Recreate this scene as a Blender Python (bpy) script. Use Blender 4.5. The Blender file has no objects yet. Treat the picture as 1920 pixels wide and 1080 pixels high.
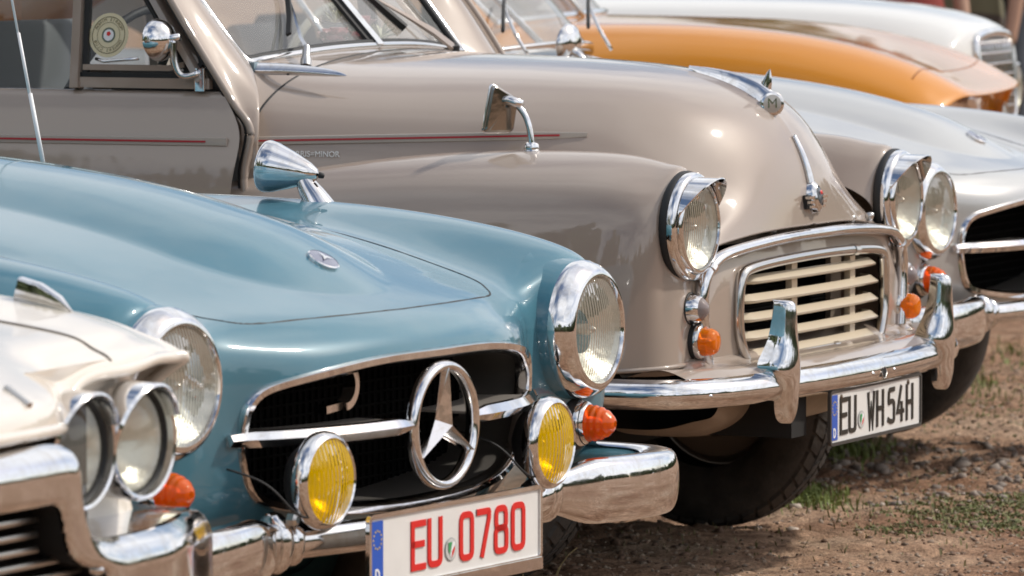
import bpy, bmesh, math, random
import numpy as np
from mathutils import Vector

# ------------------------------------------------------------------ camera, sky, sun
sc = bpy.context.scene
SENSOR = 36.0
FPX = 10300.0
PITCH = math.atan(710 / FPX)
cam = bpy.data.cameras.new('camera')
cam.sensor_width = SENSOR
cam.lens = FPX / 1920 * SENSOR
cam.clip_start = 0.5
cam.clip_end = 3000
cam.dof.use_dof = True
cam.dof.focus_distance = 10.3
cam.dof.aperture_fstop = 10.0
camo = bpy.data.objects.new('camera', cam)
sc.collection.objects.link(camo)
camo.location = (0, 0, 1.41)
camo.rotation_euler = (math.pi / 2 - PITCH, 0, 0)
sc.camera = camo

SUN_DIR = Vector((0.66, 0.17, 0.74)).normalized()
sun_el = math.asin(SUN_DIR.z)
sun_az = math.atan2(SUN_DIR.x, SUN_DIR.y)
sc.view_settings.view_transform = 'Standard'
sc.view_settings.look = 'None'
sc.view_settings.exposure = 0.05
sc.view_settings.gamma = 1.0
sc.view_settings.use_curve_mapping = False

world = bpy.data.worlds.new('World')
sc.world = world
world.use_nodes = True
wn = world.node_tree.nodes
wl = world.node_tree.links
wn.clear()
w_out = wn.new('ShaderNodeOutputWorld')
w_bg = wn.new('ShaderNodeBackground')
w_bg.inputs['Strength'].default_value = 0.130
w_sky = wn.new('ShaderNodeTexSky')
w_sky.sky_type = 'NISHITA'
w_sky.sun_disc = False
w_sky.sun_elevation = sun_el
w_sky.sun_rotation = sun_az
w_sky.air_density = 1.0
w_sky.dust_density = 2.5
w_tc = wn.new('ShaderNodeTexCoord')
w_sep = wn.new('ShaderNodeSeparateXYZ')
wl.new(w_tc.outputs['Generated'], w_sep.inputs[0])
w_max = wn.new('ShaderNodeMath'); w_max.operation = 'MAXIMUM'; w_max.inputs[1].default_value = 0.0
wl.new(w_sep.outputs['Z'], w_max.inputs[0])
w_add = wn.new('ShaderNodeMath'); w_add.operation = 'ADD'; w_add.inputs[1].default_value = 0.34
wl.new(w_max.outputs[0], w_add.inputs[0])
w_div = wn.new('ShaderNodeVectorMath'); w_div.operation = 'DIVIDE'
w_cmb = wn.new('ShaderNodeCombineXYZ')
for k in range(3):
    wl.new(w_add.outputs[0], w_cmb.inputs[k])
wl.new(w_tc.outputs['Generated'], w_div.inputs[0])
wl.new(w_cmb.outputs[0], w_div.inputs[1])
w_noise = wn.new('ShaderNodeTexNoise')
w_noise.inputs['Scale'].default_value = 1.5
w_noise.inputs['Detail'].default_value = 7.0
w_noise.inputs['Roughness'].default_value = 0.55
w_noise.inputs['Distortion'].default_value = 0.3
wl.new(w_div.outputs[0], w_noise.inputs['Vector'])
w_ramp = wn.new('ShaderNodeValToRGB')
w_ramp.color_ramp.elements[0].position = 0.38
w_ramp.color_ramp.elements[1].position = 0.60
wl.new(w_noise.outputs[0], w_ramp.inputs[0])
w_mix = wn.new('ShaderNodeMixRGB')
w_mix.inputs[2].default_value = (8.6, 8.7, 9.0, 1)
wl.new(w_ramp.outputs[0], w_mix.inputs[0])
wl.new(w_sky.outputs[0], w_mix.inputs[1])
wl.new(w_mix.outputs[0], w_bg.inputs['Color'])
wl.new(w_bg.outputs[0], w_out.inputs['Surface'])

sun = bpy.data.lights.new('sun', 'SUN')
sun.energy = 2.7
sun.angle = math.radians(2.6)
sun.color = (1.0, 0.95, 0.87)
suno = bpy.data.objects.new('sun', sun)
sc.collection.objects.link(suno)
suno.rotation_euler = (-SUN_DIR).to_track_quat('-Z', 'Y').to_euler()

# ------------------------------------------------------------------ materials
MATS = {}


def mat(name, color, rough=0.5, metal=0.0, coat=0.0, coat_rough=0.03, spec=0.5, bump=0.0, bscale=60, var=0.0, vscale=8,
        trans=0.0, emis=None):
    if name in MATS:
        return MATS[name]
    m = bpy.data.materials.new(name)
    m.use_nodes = True
    nt = m.node_tree
    b = nt.nodes['Principled BSDF']
    b.inputs['Base Color'].default_value = (*color, 1)
    b.inputs['Roughness'].default_value = rough
    b.inputs['Metallic'].default_value = metal
    b.inputs['Coat Weight'].default_value = coat
    b.inputs['Coat Roughness'].default_value = coat_rough
    b.inputs['Coat IOR'].default_value = 1.5
    b.inputs['Specular IOR Level'].default_value = spec
    b.inputs['Transmission Weight'].default_value = trans
    tc = nt.nodes.new('ShaderNodeTexCoord')
    if var > 0:
        n = nt.nodes.new('ShaderNodeTexNoise')
        n.inputs['Scale'].default_value = vscale
        n.inputs['Detail'].default_value = 6
        nt.links.new(tc.outputs['Object'], n.inputs['Vector'])
        r = nt.nodes.new('ShaderNodeValToRGB')
        r.color_ramp.elements[0].color = (*[c * (1 - var) for c in color], 1)
        r.color_ramp.elements[1].color = (*[min(1, c * (1 + var)) for c in color], 1)
        r.color_ramp.elements[0].position = 0.3
        r.color_ramp.elements[1].position = 0.7
        nt.links.new(n.outputs[0], r.inputs[0])
        nt.links.new(r.outputs[0], b.inputs['Base Color'])
    if bump > 0:
        n = nt.nodes.new('ShaderNodeTexNoise')
        n.inputs['Scale'].default_value = bscale
        n.inputs['Detail'].default_value = 5
        nt.links.new(tc.outputs['Object'], n.inputs['Vector'])
        bp = nt.nodes.new('ShaderNodeBump')
        bp.inputs['Strength'].default_value = bump
        bp.inputs['Distance'].default_value = 0.01
        nt.links.new(n.outputs[0], bp.inputs['Height'])
        nt.links.new(bp.outputs[0], b.inputs['Normal'])
    MATS[name] = m
    return m


def paint(name, color, metal=0.0, rough=0.4, dust=0.12, coat_ior=1.5):
    """car paint: coloured base under clear coat, with a faint uneven film of road dust"""
    if name in MATS:
        return MATS[name]
    m = mat(name, color, rough=rough, metal=metal, coat=1.0, coat_rough=0.035, spec=0.12)
    nt = m.node_tree
    b = nt.nodes['Principled BSDF']
    b.inputs['Coat IOR'].default_value = coat_ior
    tc = nt.nodes.new('ShaderNodeTexCoord')
    n = nt.nodes.new('ShaderNodeTexNoise')
    n.inputs['Scale'].default_value = 3.0
    n.inputs['Detail'].default_value = 8
    n.inputs['Roughness'].default_value = 0.65
    nt.links.new(tc.outputs['Object'], n.inputs['Vector'])
    mr = nt.nodes.new('ShaderNodeMapRange')
    mr.inputs['From Min'].default_value = 0.35
    mr.inputs['From Max'].default_value = 0.75
    mr.inputs['To Min'].default_value = 0.0
    mr.inputs['To Max'].default_value = dust
    nt.links.new(n.outputs[0], mr.inputs['Value'])
    mx = nt.nodes.new('ShaderNodeMixRGB')
    mx.inputs[1].default_value = (*color, 1)
    mx.inputs[2].default_value = (0.42, 0.37, 0.31, 1)
    nt.links.new(mr.outputs[0], mx.inputs[0])
    nt.links.new(mx.outputs[0], b.inputs['Base Color'])
    mr2 = nt.nodes.new('ShaderNodeMapRange')
    mr2.inputs['From Min'].default_value = 0.35
    mr2.inputs['From Max'].default_value = 0.75
    mr2.inputs['To Min'].default_value = 0.03
    mr2.inputs['To Max'].default_value = 0.09
    nt.links.new(n.outputs[0], mr2.inputs['Value'])
    nt.links.new(mr2.outputs[0], b.inputs['Coat Roughness'])
    n2 = nt.nodes.new('ShaderNodeTexNoise')
    n2.inputs['Scale'].default_value = 9.0
    n2.inputs['Detail'].default_value = 2
    nt.links.new(tc.outputs['Object'], n2.inputs['Vector'])
    bp = nt.nodes.new('ShaderNodeBump')
    bp.inputs['Strength'].default_value = 0.05
    bp.inputs['Distance'].default_value = 0.02
    nt.links.new(n2.outputs[0], bp.inputs['Height'])
    nt.links.new(bp.outputs[0], b.inputs['Coat Normal'])
    return m


def glassy(name, tint, gloss_rough=0.02, body=0.0, body_color=(1, 1, 1), ribs=None, ior=1.5, translucent=0.0):
    """thin glass or plastic: tinted see-through, Fresnel reflection, optional body colour and moulded ribs"""
    if name in MATS:
        return MATS[name]
    m = bpy.data.materials.new(name)
    m.use_nodes = True
    nt = m.node_tree
    nt.nodes.clear()
    out = nt.nodes.new('ShaderNodeOutputMaterial')
    tr = nt.nodes.new('ShaderNodeBsdfTransparent')
    tr.inputs[0].default_value = (*tint, 1)
    cur = tr.outputs[0]
    nrm = None
    if ribs:
        tc = nt.nodes.new('ShaderNodeTexCoord')
        wv = nt.nodes.new('ShaderNodeTexWave')
        wv.bands_direction = 'Y'
        wv.inputs['Scale'].default_value = ribs
        wv.inputs['Distortion'].default_value = 0.4
        wv.inputs['Detail'].default_value = 1
        nt.links.new(tc.outputs['Object'], wv.inputs['Vector'])
        bp = nt.nodes.new('ShaderNodeBump')
        bp.inputs['Strength'].default_value = 0.6
        bp.inputs['Distance'].default_value = 0.004
        nt.links.new(wv.outputs['Fac'], bp.inputs['Height'])
        nrm = bp.outputs[0]
        mul = nt.nodes.new('ShaderNodeMixRGB')
        mul.inputs[1].default_value = (*[t * 0.72 for t in tint], 1)
        mul.inputs[2].default_value = (*tint, 1)
        nt.links.new(wv.outputs['Fac'], mul.inputs[0])
        nt.links.new(mul.outputs[0], tr.inputs[0])
    if body > 0:
        df = nt.nodes.new('ShaderNodeBsdfDiffuse')
        df.inputs[0].default_value = (*body_color, 1)
        src = df.outputs[0]
        if translucent > 0:
            tl = nt.nodes.new('ShaderNodeBsdfTranslucent')
            tl.inputs[0].default_value = (*body_color, 1)
            mt = nt.nodes.new('ShaderNodeMixShader')
            mt.inputs[0].default_value = translucent
            nt.links.new(df.outputs[0], mt.inputs[1])
            nt.links.new(tl.outputs[0], mt.inputs[2])
            src = mt.outputs[0]
        mx = nt.nodes.new('ShaderNodeMixShader')
        mx.inputs[0].default_value = body
        nt.links.new(cur, mx.inputs[1])
        nt.links.new(src, mx.inputs[2])
        cur = mx.outputs[0]
    gl = nt.nodes.new('ShaderNodeBsdfGlossy')
    gl.inputs['Roughness'].default_value = gloss_rough
    fr = nt.nodes.new('ShaderNodeFresnel')
    # the same reflectance from either side of the sheet
    geo = nt.nodes.new('ShaderNodeNewGeometry')
    bf = nt.nodes.new('ShaderNodeMath'); bf.operation = 'MULTIPLY_ADD'
    bf.inputs[1].default_value = 1 / ior - ior
    bf.inputs[2].default_value = ior
    nt.links.new(geo.outputs['Backfacing'], bf.inputs[0])
    nt.links.new(bf.outputs[0], fr.inputs['IOR'])
    if nrm:
        nt.links.new(nrm, gl.inputs['Normal'])
        nt.links.new(nrm, fr.inputs['Normal'])
    mx = nt.nodes.new('ShaderNodeMixShader')
    nt.links.new(fr.outputs[0], mx.inputs[0])
    nt.links.new(cur, mx.inputs[1])
    nt.links.new(gl.outputs[0], mx.inputs[2])
    nt.links.new(mx.outputs[0], out.inputs['Surface'])
    MATS[name] = m
    return m


CHROME = mat('chrome', (0.80, 0.80, 0.81), rough=0.055, metal=1.0, bump=0.012, bscale=14)

# old chrome is unevenly dull: fine smears and a haze of road film
_nt = CHROME.node_tree
_b = _nt.nodes['Principled BSDF']
_tc = _nt.nodes.new('ShaderNodeTexCoord')
_n = _nt.nodes.new('ShaderNodeTexNoise')
_n.inputs['Scale'].default_value = 22
_n.inputs['Detail'].default_value = 9
_n.inputs['Roughness'].default_value = 0.75
_n.inputs['Distortion'].default_value = 0.6
_nt.links.new(_tc.outputs['Object'], _n.inputs['Vector'])
_r = _nt.nodes.new('ShaderNodeMapRange')
_r.inputs['From Min'].default_value = 0.42
_r.inputs['From Max'].default_value = 0.72
_r.inputs['To Min'].default_value = 0.035
_r.inputs['To Max'].default_value = 0.20
_nt.links.new(_n.outputs[0], _r.inputs['Value'])
_nt.links.new(_r.outputs[0], _b.inputs['Roughness'])
_c = _nt.nodes.new('ShaderNodeValToRGB')
_c.color_ramp.elements[0].position, _c.color_ramp.elements[0].color = 0.45, (0.80, 0.80, 0.81, 1)
_c.color_ramp.elements[1].position, _c.color_ramp.elements[1].color = 0.75, (0.62, 0.58, 0.53, 1)
_nt.links.new(_n.outputs[0], _c.inputs[0])
_nt.links.new(_c.outputs[0], _b.inputs['Base Color'])
STEEL = mat('brushed_steel', (0.60, 0.58, 0.55), rough=0.28, metal=1.0)
SILVERED = mat('reflector_silver', (0.74, 0.74, 0.70), rough=0.35, metal=1.0, bump=0.25, bscale=45)
BLACK = mat('black_rubber', (0.012, 0.012, 0.012), rough=0.6)
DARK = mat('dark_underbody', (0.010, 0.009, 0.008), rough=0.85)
RADIATOR = mat('radiator_black', (0.005, 0.005, 0.005), rough=0.9, spec=0.1)
TYRE = mat('tyre_rubber', (0.062, 0.055, 0.048), rough=0.85, bump=0.3, bscale=80, var=0.45, vscale=14)
LENS = glassy('headlight_glass', (0.95, 0.95, 0.90), body=0.22, body_color=(0.66, 0.65, 0.58), ribs=42, translucent=0.5)
LENS_PLAIN = glassy('clear_lamp_glass', (0.95, 0.95, 0.90), body=0.22, body_color=(0.6, 0.58, 0.52), translucent=0.4)
YELLOW = glassy('yellow_lamp_glass', (1.0, 0.72, 0.01), body=0.52, body_color=(0.95, 0.62, 0.0), ribs=34, translucent=0.12)
AMBER = glassy('amber_lamp_plastic', (1.0, 0.25, 0.02), body=0.62, body_color=(0.98, 0.20, 0.010), translucent=0.35)
ORANGE_LENS = glassy('orange_lamp_plastic', (1.0, 0.42, 0.02), body=0.62, body_color=(0.95, 0.29, 0.008), translucent=0.35)
SIDELENS = glassy('frosted_lamp_glass', (0.8, 0.74, 0.72), body=0.7, body_color=(0.42, 0.36, 0.35), translucent=0.3)
GLASS = glassy('window_glass', (0.90, 0.92, 0.91), body=0.05, body_color=(.6, .62, .62), translucent=.3)
SCREEN = glassy('windscreen_glass', (0.92, 0.94, 0.93), body=0.29, body_color=(.66, .66, .64), translucent=.35)  # pale body colour paints in a veil of sky reflection
WHITE = mat('plate_white', (0.74, 0.73, 0.70), rough=0.35, coat=0.3, var=0.05, vscale=12)
BLUE = mat('plate_blue', (0.01, 0.09, 0.48), rough=0.35, coat=0.3)
RED = mat('plate_red', (0.66, 0.018, 0.014), rough=0.4)
INK = mat('plate_black', (0.02, 0.018, 0.014), rough=0.4)
GOLD = mat('star_yellow', (0.72, 0.52, 0.06), rough=0.5)
PWHITE = mat('print_white', (0.8, 0.8, 0.8), rough=0.5)
PGREEN = mat('seal_green', (0.05, 0.30, 0.10), rough=0.5)
PGREY = mat('seal_grey', (0.38, 0.38, 0.37), rough=0.5)

# ------------------------------------------------------------------ mesh helpers
COL = sc.collection


def link(o):
    COL.objects.link(o)
    return o


def empty(name, loc=(0, 0, 0), rz=0.0, label=None, cat=None, group=None):
    o = bpy.data.objects.new(name, None)
    o.empty_display_size = 0.2
    o.location = loc
    o.rotation_euler = (0, 0, rz)
    if label:
        o['label'] = label
    if cat:
        o['category'] = cat
    if group:
        o['group'] = group
    return link(o)


def mesh(name, v, f, m, parent=None, angle=40, smooth=True):
    me = bpy.data.meshes.new(name)
    me.from_pydata([tuple(map(float, p)) for p in v], [], [tuple(map(int, q)) for q in f])
    me.validate()
    if smooth:
        me.polygons.foreach_set('use_smooth', [True] * len(me.polygons))
        if angle:
            me.set_sharp_from_angle(angle=math.radians(angle))
    me.materials.append(m)
    o = bpy.data.objects.new(name, me)
    if parent:
        o.parent = parent
    return link(o)


class MB:
    """collects several shapes into one mesh"""

    def __init__(s):
        s.v = []
        s.f = []

    def add(s, vf):
        n = len(s.v)
        s.v += [tuple(p) for p in vf[0]]
        s.f += [tuple(i + n for i in q) for q in vf[1]]
        return s

    def build(s, name, m, parent=None, angle=40, smooth=True):
        return mesh(name, s.v, s.f, m, parent, angle, smooth)


def bs_basis(K, n, at=None):
    """clamped uniform cubic B-spline basis, n samples over K control points"""
    u = np.linspace(0, K - 1, n) if at is None else np.asarray(at, float)
    W = np.zeros((len(u), K + 2))
    i = np.clip(np.floor(u).astype(int), 0, K - 2)
    t = u - i
    b = np.stack([(1 - t) ** 3, 3 * t ** 3 - 6 * t ** 2 + 4, -3 * t ** 3 + 3 * t ** 2 + 3 * t + 1, t ** 3], 1) / 6
    for k in range(4):
        W[np.arange(len(u)), i + k] += b[:, k]
    M = np.zeros((K + 2, K))
    M[1:K + 1] = np.eye(K)
    M[0, 0], M[0, 1] = 2, -1
    M[K + 1, K - 1], M[K + 1, K - 2] = 2, -1
    return W @ M


def bs_surface(G, nr, nc, fit=3):
    G = np.asarray(G, float)
    K, L = G.shape[:2]
    Bk = bs_basis(K, K)
    Bl = bs_basis(L, L)
    C = G.copy()
    for _ in range(fit):
        C = C + (G - np.einsum('ik,klc,jl->ijc', Bk, C, Bl))
    return np.einsum('ik,klc,jl->ijc', bs_basis(K, nr), C, bs_basis(L, nc))


def bs_curve(P, n, fit=4):
    P = np.asarray(P, float)
    K = len(P)
    B = bs_basis(K, K)
    C = P.copy()
    for _ in range(fit):
        C = C + (P - B @ C)
    return bs_basis(K, n) @ C


def closed_curve(P, n):
    P = np.asarray(P, float)
    K = len(P)
    Q = np.concatenate([P[-3:], P, P[:4]])
    r = bs_curve(Q, (len(Q) - 1) * 24 + 1, 3)
    r = r[3 * 24:(3 + K) * 24]
    d = np.r_[0, np.cumsum(np.linalg.norm(np.diff(np.vstack([r, r[:1]]), axis=0), axis=1))]
    rr = np.vstack([r, r[:1]])
    t = np.linspace(0, d[-1], n, endpoint=False)
    return np.stack([np.interp(t, d, rr[:, k]) for k in range(P.shape[1])], 1)


def grid_faces(nr, nc, closed=False):
    i, j = np.meshgrid(np.arange(nr - 1), np.arange(nc if closed else nc - 1), indexing='ij')
    j2 = (j + 1) % nc
    return np.stack([i * nc + j, i * nc + j2, (i + 1) * nc + j2, (i + 1) * nc + j], -1).reshape(-1, 4)


def grid_mesh(name, P, m, parent=None, closed=False, angle=0):
    nr, nc = P.shape[:2]
    return mesh(name, P.reshape(-1, 3), grid_faces(nr, nc, closed), m, parent, angle)


def in_poly(q, poly):
    x, y = q[..., 0], q[..., 1]
    r = np.zeros(x.shape, bool)
    n = len(poly)
    for k in range(n):
        x1, y1 = poly[k]
        x2, y2 = poly[(k + 1) % n]
        c = (y1 > y) != (y2 > y)
        with np.errstate(divide='ignore', invalid='ignore'):
            xi = (x2 - x1) * (y - y1) / (y2 - y1) + x1
        r ^= c & (x < xi)
    return r


def snap_split(P, axes, poly, ok=None):
    """cut a dense grid along an outline given on two axes; vertices on the cut slide along the surface onto it"""
    nr, nc = P.shape[:2]
    q = P[..., list(axes)]
    fc = 0.25 * (q[:-1, :-1] + q[1:, :-1] + q[:-1, 1:] + q[1:, 1:])
    ins = in_poly(fc, poly)
    if ok is not None:
        fz = 0.25 * (P[:-1, :-1] + P[1:, :-1] + P[:-1, 1:] + P[1:, 1:])
        ins &= ok(fz)
    a = np.zeros((nr, nc), bool)
    b = np.zeros((nr, nc), bool)
    for di in (0, 1):
        for dj in (0, 1):
            a[di:nr - 1 + di, dj:nc - 1 + dj] |= ins
            b[di:nr - 1 + di, dj:nc - 1 + dj] |= ~ins
    ii, jj = np.where(a & b)
    pp = np.asarray(poly, float)
    d = np.linalg.norm(np.roll(pp, -1, 0) - pp, axis=1)
    dense = np.vstack([pp[k] + (np.roll(pp, -1, 0)[k] - pp[k]) * np.linspace(0, 1, max(2, int(d[k] / 0.001)), endpoint=False)[:, None]
                       for k in range(len(pp))])
    Q = P.copy()
    gi = np.gradient(P, axis=0)
    gj = np.gradient(P, axis=1)
    for i, j in zip(ii, jj):
        dd = dense - q[i, j]
        k = np.argmin((dd ** 2).sum(1))
        J = np.stack([gi[i, j][list(axes)], gj[i, j][list(axes)]], 1)
        try:
            s = np.linalg.solve(J, dd[k])
        except np.linalg.LinAlgError:
            continue
        s = np.clip(s, -0.9, 0.9)
        Q[i, j] = P[i, j] + gi[i, j] * s[0] + gj[i, j] * s[1]
    return Q, ins


def part_of_grid(name, P, mask, m, parent):
    nr, nc = P.shape[:2]
    F = grid_faces(nr, nc)[mask.reshape(-1)]
    used = np.unique(F)
    rm = -np.ones(nr * nc, int)
    rm[used] = np.arange(len(used))
    return mesh(name, P.reshape(-1, 3)[used], rm[F], m, parent, 0)


def norm(v):
    v = np.asarray(v, float)
    return v / max(1e-9, np.linalg.norm(v))


def sweep(path, prof, up=(0, 0, 1), closed=False, scale=None, caps=True):
    """profile (a along side, b along up) carried along a path"""
    path = np.asarray(path, float)
    prof = np.asarray(prof, float)
    n, m = len(path), len(prof)
    if closed:
        T = np.roll(path, -1, 0) - np.roll(path, 1, 0)
    else:
        T = np.gradient(path, axis=0)
    V = []
    for k in range(n):
        t = norm(T[k])
        u = np.asarray(up(path[k], t) if callable(up) else up, float)
        s = np.cross(u, t)
        if np.linalg.norm(s) < 1e-6:
            s = np.cross((1, 0.01, 0), t)
        s = norm(s)
        u = np.cross(t, s)
        g = 1.0 if scale is None else scale[k]
        for a, b in prof:
            V.append(path[k] + s * a * g + u * b * g)
    F = []
    for k in range(n if closed else n - 1):
        k2 = (k + 1) % n
        for j in range(m):
            j2 = (j + 1) % m
            F.append((k * m + j, k2 * m + j, k2 * m + j2, k * m + j2))
    if caps and not closed:
        F.append(tuple(range(m)))
        F.append(tuple((n - 1) * m + j for j in reversed(range(m))))
    return V, F


def circ(r, n=12, r2=None):
    r2 = r if r2 is None else r2
    return [(r * math.cos(2 * math.pi * k / n), r2 * math.sin(2 * math.pi * k / n)) for k in range(n)]


def tube(path, r, n=10, closed=False, scale=None, r2=None):
    return sweep(path, circ(r, n, r2), (0.013, 0.02, 1), closed, scale)


def lathe(prof, center, axis=(1, 0, 0), n=40, squash=None):
    """profile of (distance along axis, radius)"""
    ax = norm(axis)
    s = norm(np.cross((0, 0, 1), ax)) if abs(ax[2]) < 0.95 else np.array([1.0, 0, 0])
    u = np.cross(ax, s)
    c = np.asarray(center, float)
    V = []
    F = []
    for x, r in prof:
        for k in range(n):
            a = 2 * math.pi * k / n
            V.append(c + ax * x + s * r * math.cos(a) + u * r * math.sin(a) * (squash or 1))
    for i in range(len(prof) - 1):
        for k in range(n):
            k2 = (k + 1) % n
            F.append((i * n + k, i * n + k2, (i + 1) * n + k2, (i + 1) * n + k))
    return V, F


def dome(r, h, x0=0.0, n=8):
    """profile of a lens bulging by h"""
    return [(x0 + h * (1 - (k / n) ** 2), max(1e-4, r * k / n)) for k in range(n + 1)][::-1]


def box(c, s):
    x, y, z = c
    a, b, d = [k / 2 for k in s]
    V = [(x + i * a, y + j * b, z + k * d) for i in (-1, 1) for j in (-1, 1) for k in (-1, 1)]
    F = [(0, 1, 3, 2), (4, 6, 7, 5), (0, 4, 5, 1), (2, 3, 7, 6), (0, 2, 6, 4), (1, 5, 7, 3)]
    return V, F


def ribbon(pts, w, closed=False):
    """flat stroke of width w in 2D with mitred joints -> left and right outlines"""
    P = np.asarray(pts, float)
    n = len(P)
    L, Rr = [], []
    for k in range(n):
        if closed:
            a, b = P[k] - P[k - 1], P[(k + 1) % n] - P[k]
        else:
            a = P[k] - P[k - 1] if k else P[1] - P[0]
            b = P[k + 1] - P[k] if k < n - 1 else a
        a, b = norm(a), norm(b)
        na = np.array([-a[1], a[0]])
        nb = np.array([-b[1], b[0]])
        mm = norm(na + nb)
        c = max(0.45, mm @ na)
        L.append(P[k] + mm * w / 2 / c)
        Rr.append(P[k] - mm * w / 2 / c)
    return np.array(L), np.array(Rr)


def rnd(pts, r, closed=False, n=4):
    """round the corners of a 2D polyline"""
    P = [np.asarray(p, float) for p in pts]
    out = []
    N = len(P)
    for k in range(N):
        if not closed and k in (0, N - 1):
            out.append(P[k])
            continue
        a, b, c = P[k - 1], P[k], P[(k + 1) % N]
        ra = min(r, np.linalg.norm(a - b) * 0.48)
        rc = min(r, np.linalg.norm(c - b) * 0.48)
        p, q = b + norm(a - b) * ra, b + norm(c - b) * rc
        for t in np.linspace(0, 1, n + 1):
            out.append((1 - t) ** 2 * p + 2 * t * (1 - t) * b + t * t * q)
    return out


GLYPH = {
    'E': [([(1, 1), (0, 1), (0, 0), (1, 0)], 0, 0), ([(0, .53), (.88, .53)], 0, 0)],
    'U': [([(0, 1), (0, 0), (1, 0), (1, 1)], .3, 0)],
    '0': [([(0, 0), (1, 0), (1, 1), (0, 1)], .34, 1)],
    '7': [([(0, 1), (1, 1), (1, .85), (.38, 0)], .08, 0)],
    '8': [([(.04, .54), (.96, .54), (.94, 1), (.06, 1)], .3, 1), ([(0, 0), (1, 0), (1, .54), (0, .54)], .3, 1)],
    'W': [([(0, 1), (.24, 0), (.5, .62), (.76, 0), (1, 1)], .0, 0)],
    'H': [([(0, 1), (0, 0)], 0, 0), ([(1, 1), (1, 0)], 0, 0), ([(0, .5), (1, .5)], 0, 0)],
    '5': [([(.95, 1), (.1, 1), (.04, .56), (.5, .66), (1, .6), (1, 0), (.4, 0), (0, .07)], .26, 0)],
    '4': [([(.62, 1), (0, .26), (1, .26)], 0, 0), ([(.74, .5), (.74, 0)], 0, 0)],
    'D': [([(0, 0), (.6, 0), (1, .3), (1, .7), (.6, 1), (0, 1)], .2, 1)],
}


def glyph(ch, y0, z0, w, h, sw, x, depth=0.0016):
    """an embossed character on a plate facing +X"""
    V, F = [], []
    iw, ih = w - sw, h - sw
    for pts, r, cl in GLYPH[ch]:
        q = [(p[0] * iw, p[1] * ih) for p in pts]
        if r:
            q = rnd(q, r * iw, bool(cl))
        L, Rr = ribbon(q, sw, bool(cl))
        if not cl:
            for A in (L, Rr):
                e0 = norm(np.array(q[0]) - np.array(q[1])) * sw * 0.5
                e1 = norm(np.array(q[-1]) - np.array(q[-2])) * sw * 0.5
                A[0] = A[0] + e0
                A[-1] = A[-1] + e1
        n = len(L)
        b = len(V)
        for A in (L, Rr):
            for p in A:
                V.append((x + depth, y0 + sw / 2 + p[0], z0 + sw / 2 + p[1]))
        for A in (L, Rr):
            for p in A:
                V.append((x - 0.0005, y0 + sw / 2 + p[0], z0 + sw / 2 + p[1]))
        for k in range(n if cl else n - 1):
            k2 = (k + 1) % n
            F.append((b + k, b + k2, b + n + k2, b + n + k))
            F.append((b + k, b + 2 * n + k, b + 2 * n + k2, b + k2))
            F.append((b + n + k, b + n + k2, b + 3 * n + k2, b + 3 * n + k))
    return V, F


def text_mesh(s, size, extrude=0.001):
    cu = bpy.data.curves.new('lettering', 'FONT')
    cu.body = s
    cu.size = size
    cu.extrude = extrude
    cu.align_x = 'CENTER'
    cu.align_y = 'CENTER'
    o = bpy.data.objects.new('lettering', cu)
    COL.objects.link(o)
    dg = bpy.context.evaluated_depsgraph_get()
    me = bpy.data.meshes.new_from_object(o.evaluated_get(dg))
    v = np.array([p.co for p in me.vertices])
    f = [tuple(p.vertices) for p in me.polygons]
    bpy.data.objects.remove(o)
    bpy.data.curves.remove(cu)
    bpy.data.meshes.remove(me)
    return v, f


def smoothstep(a, b, x):
    t = np.clip((x - a) / (b - a), 0, 1)
    return t * t * (3 - 2 * t)


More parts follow.
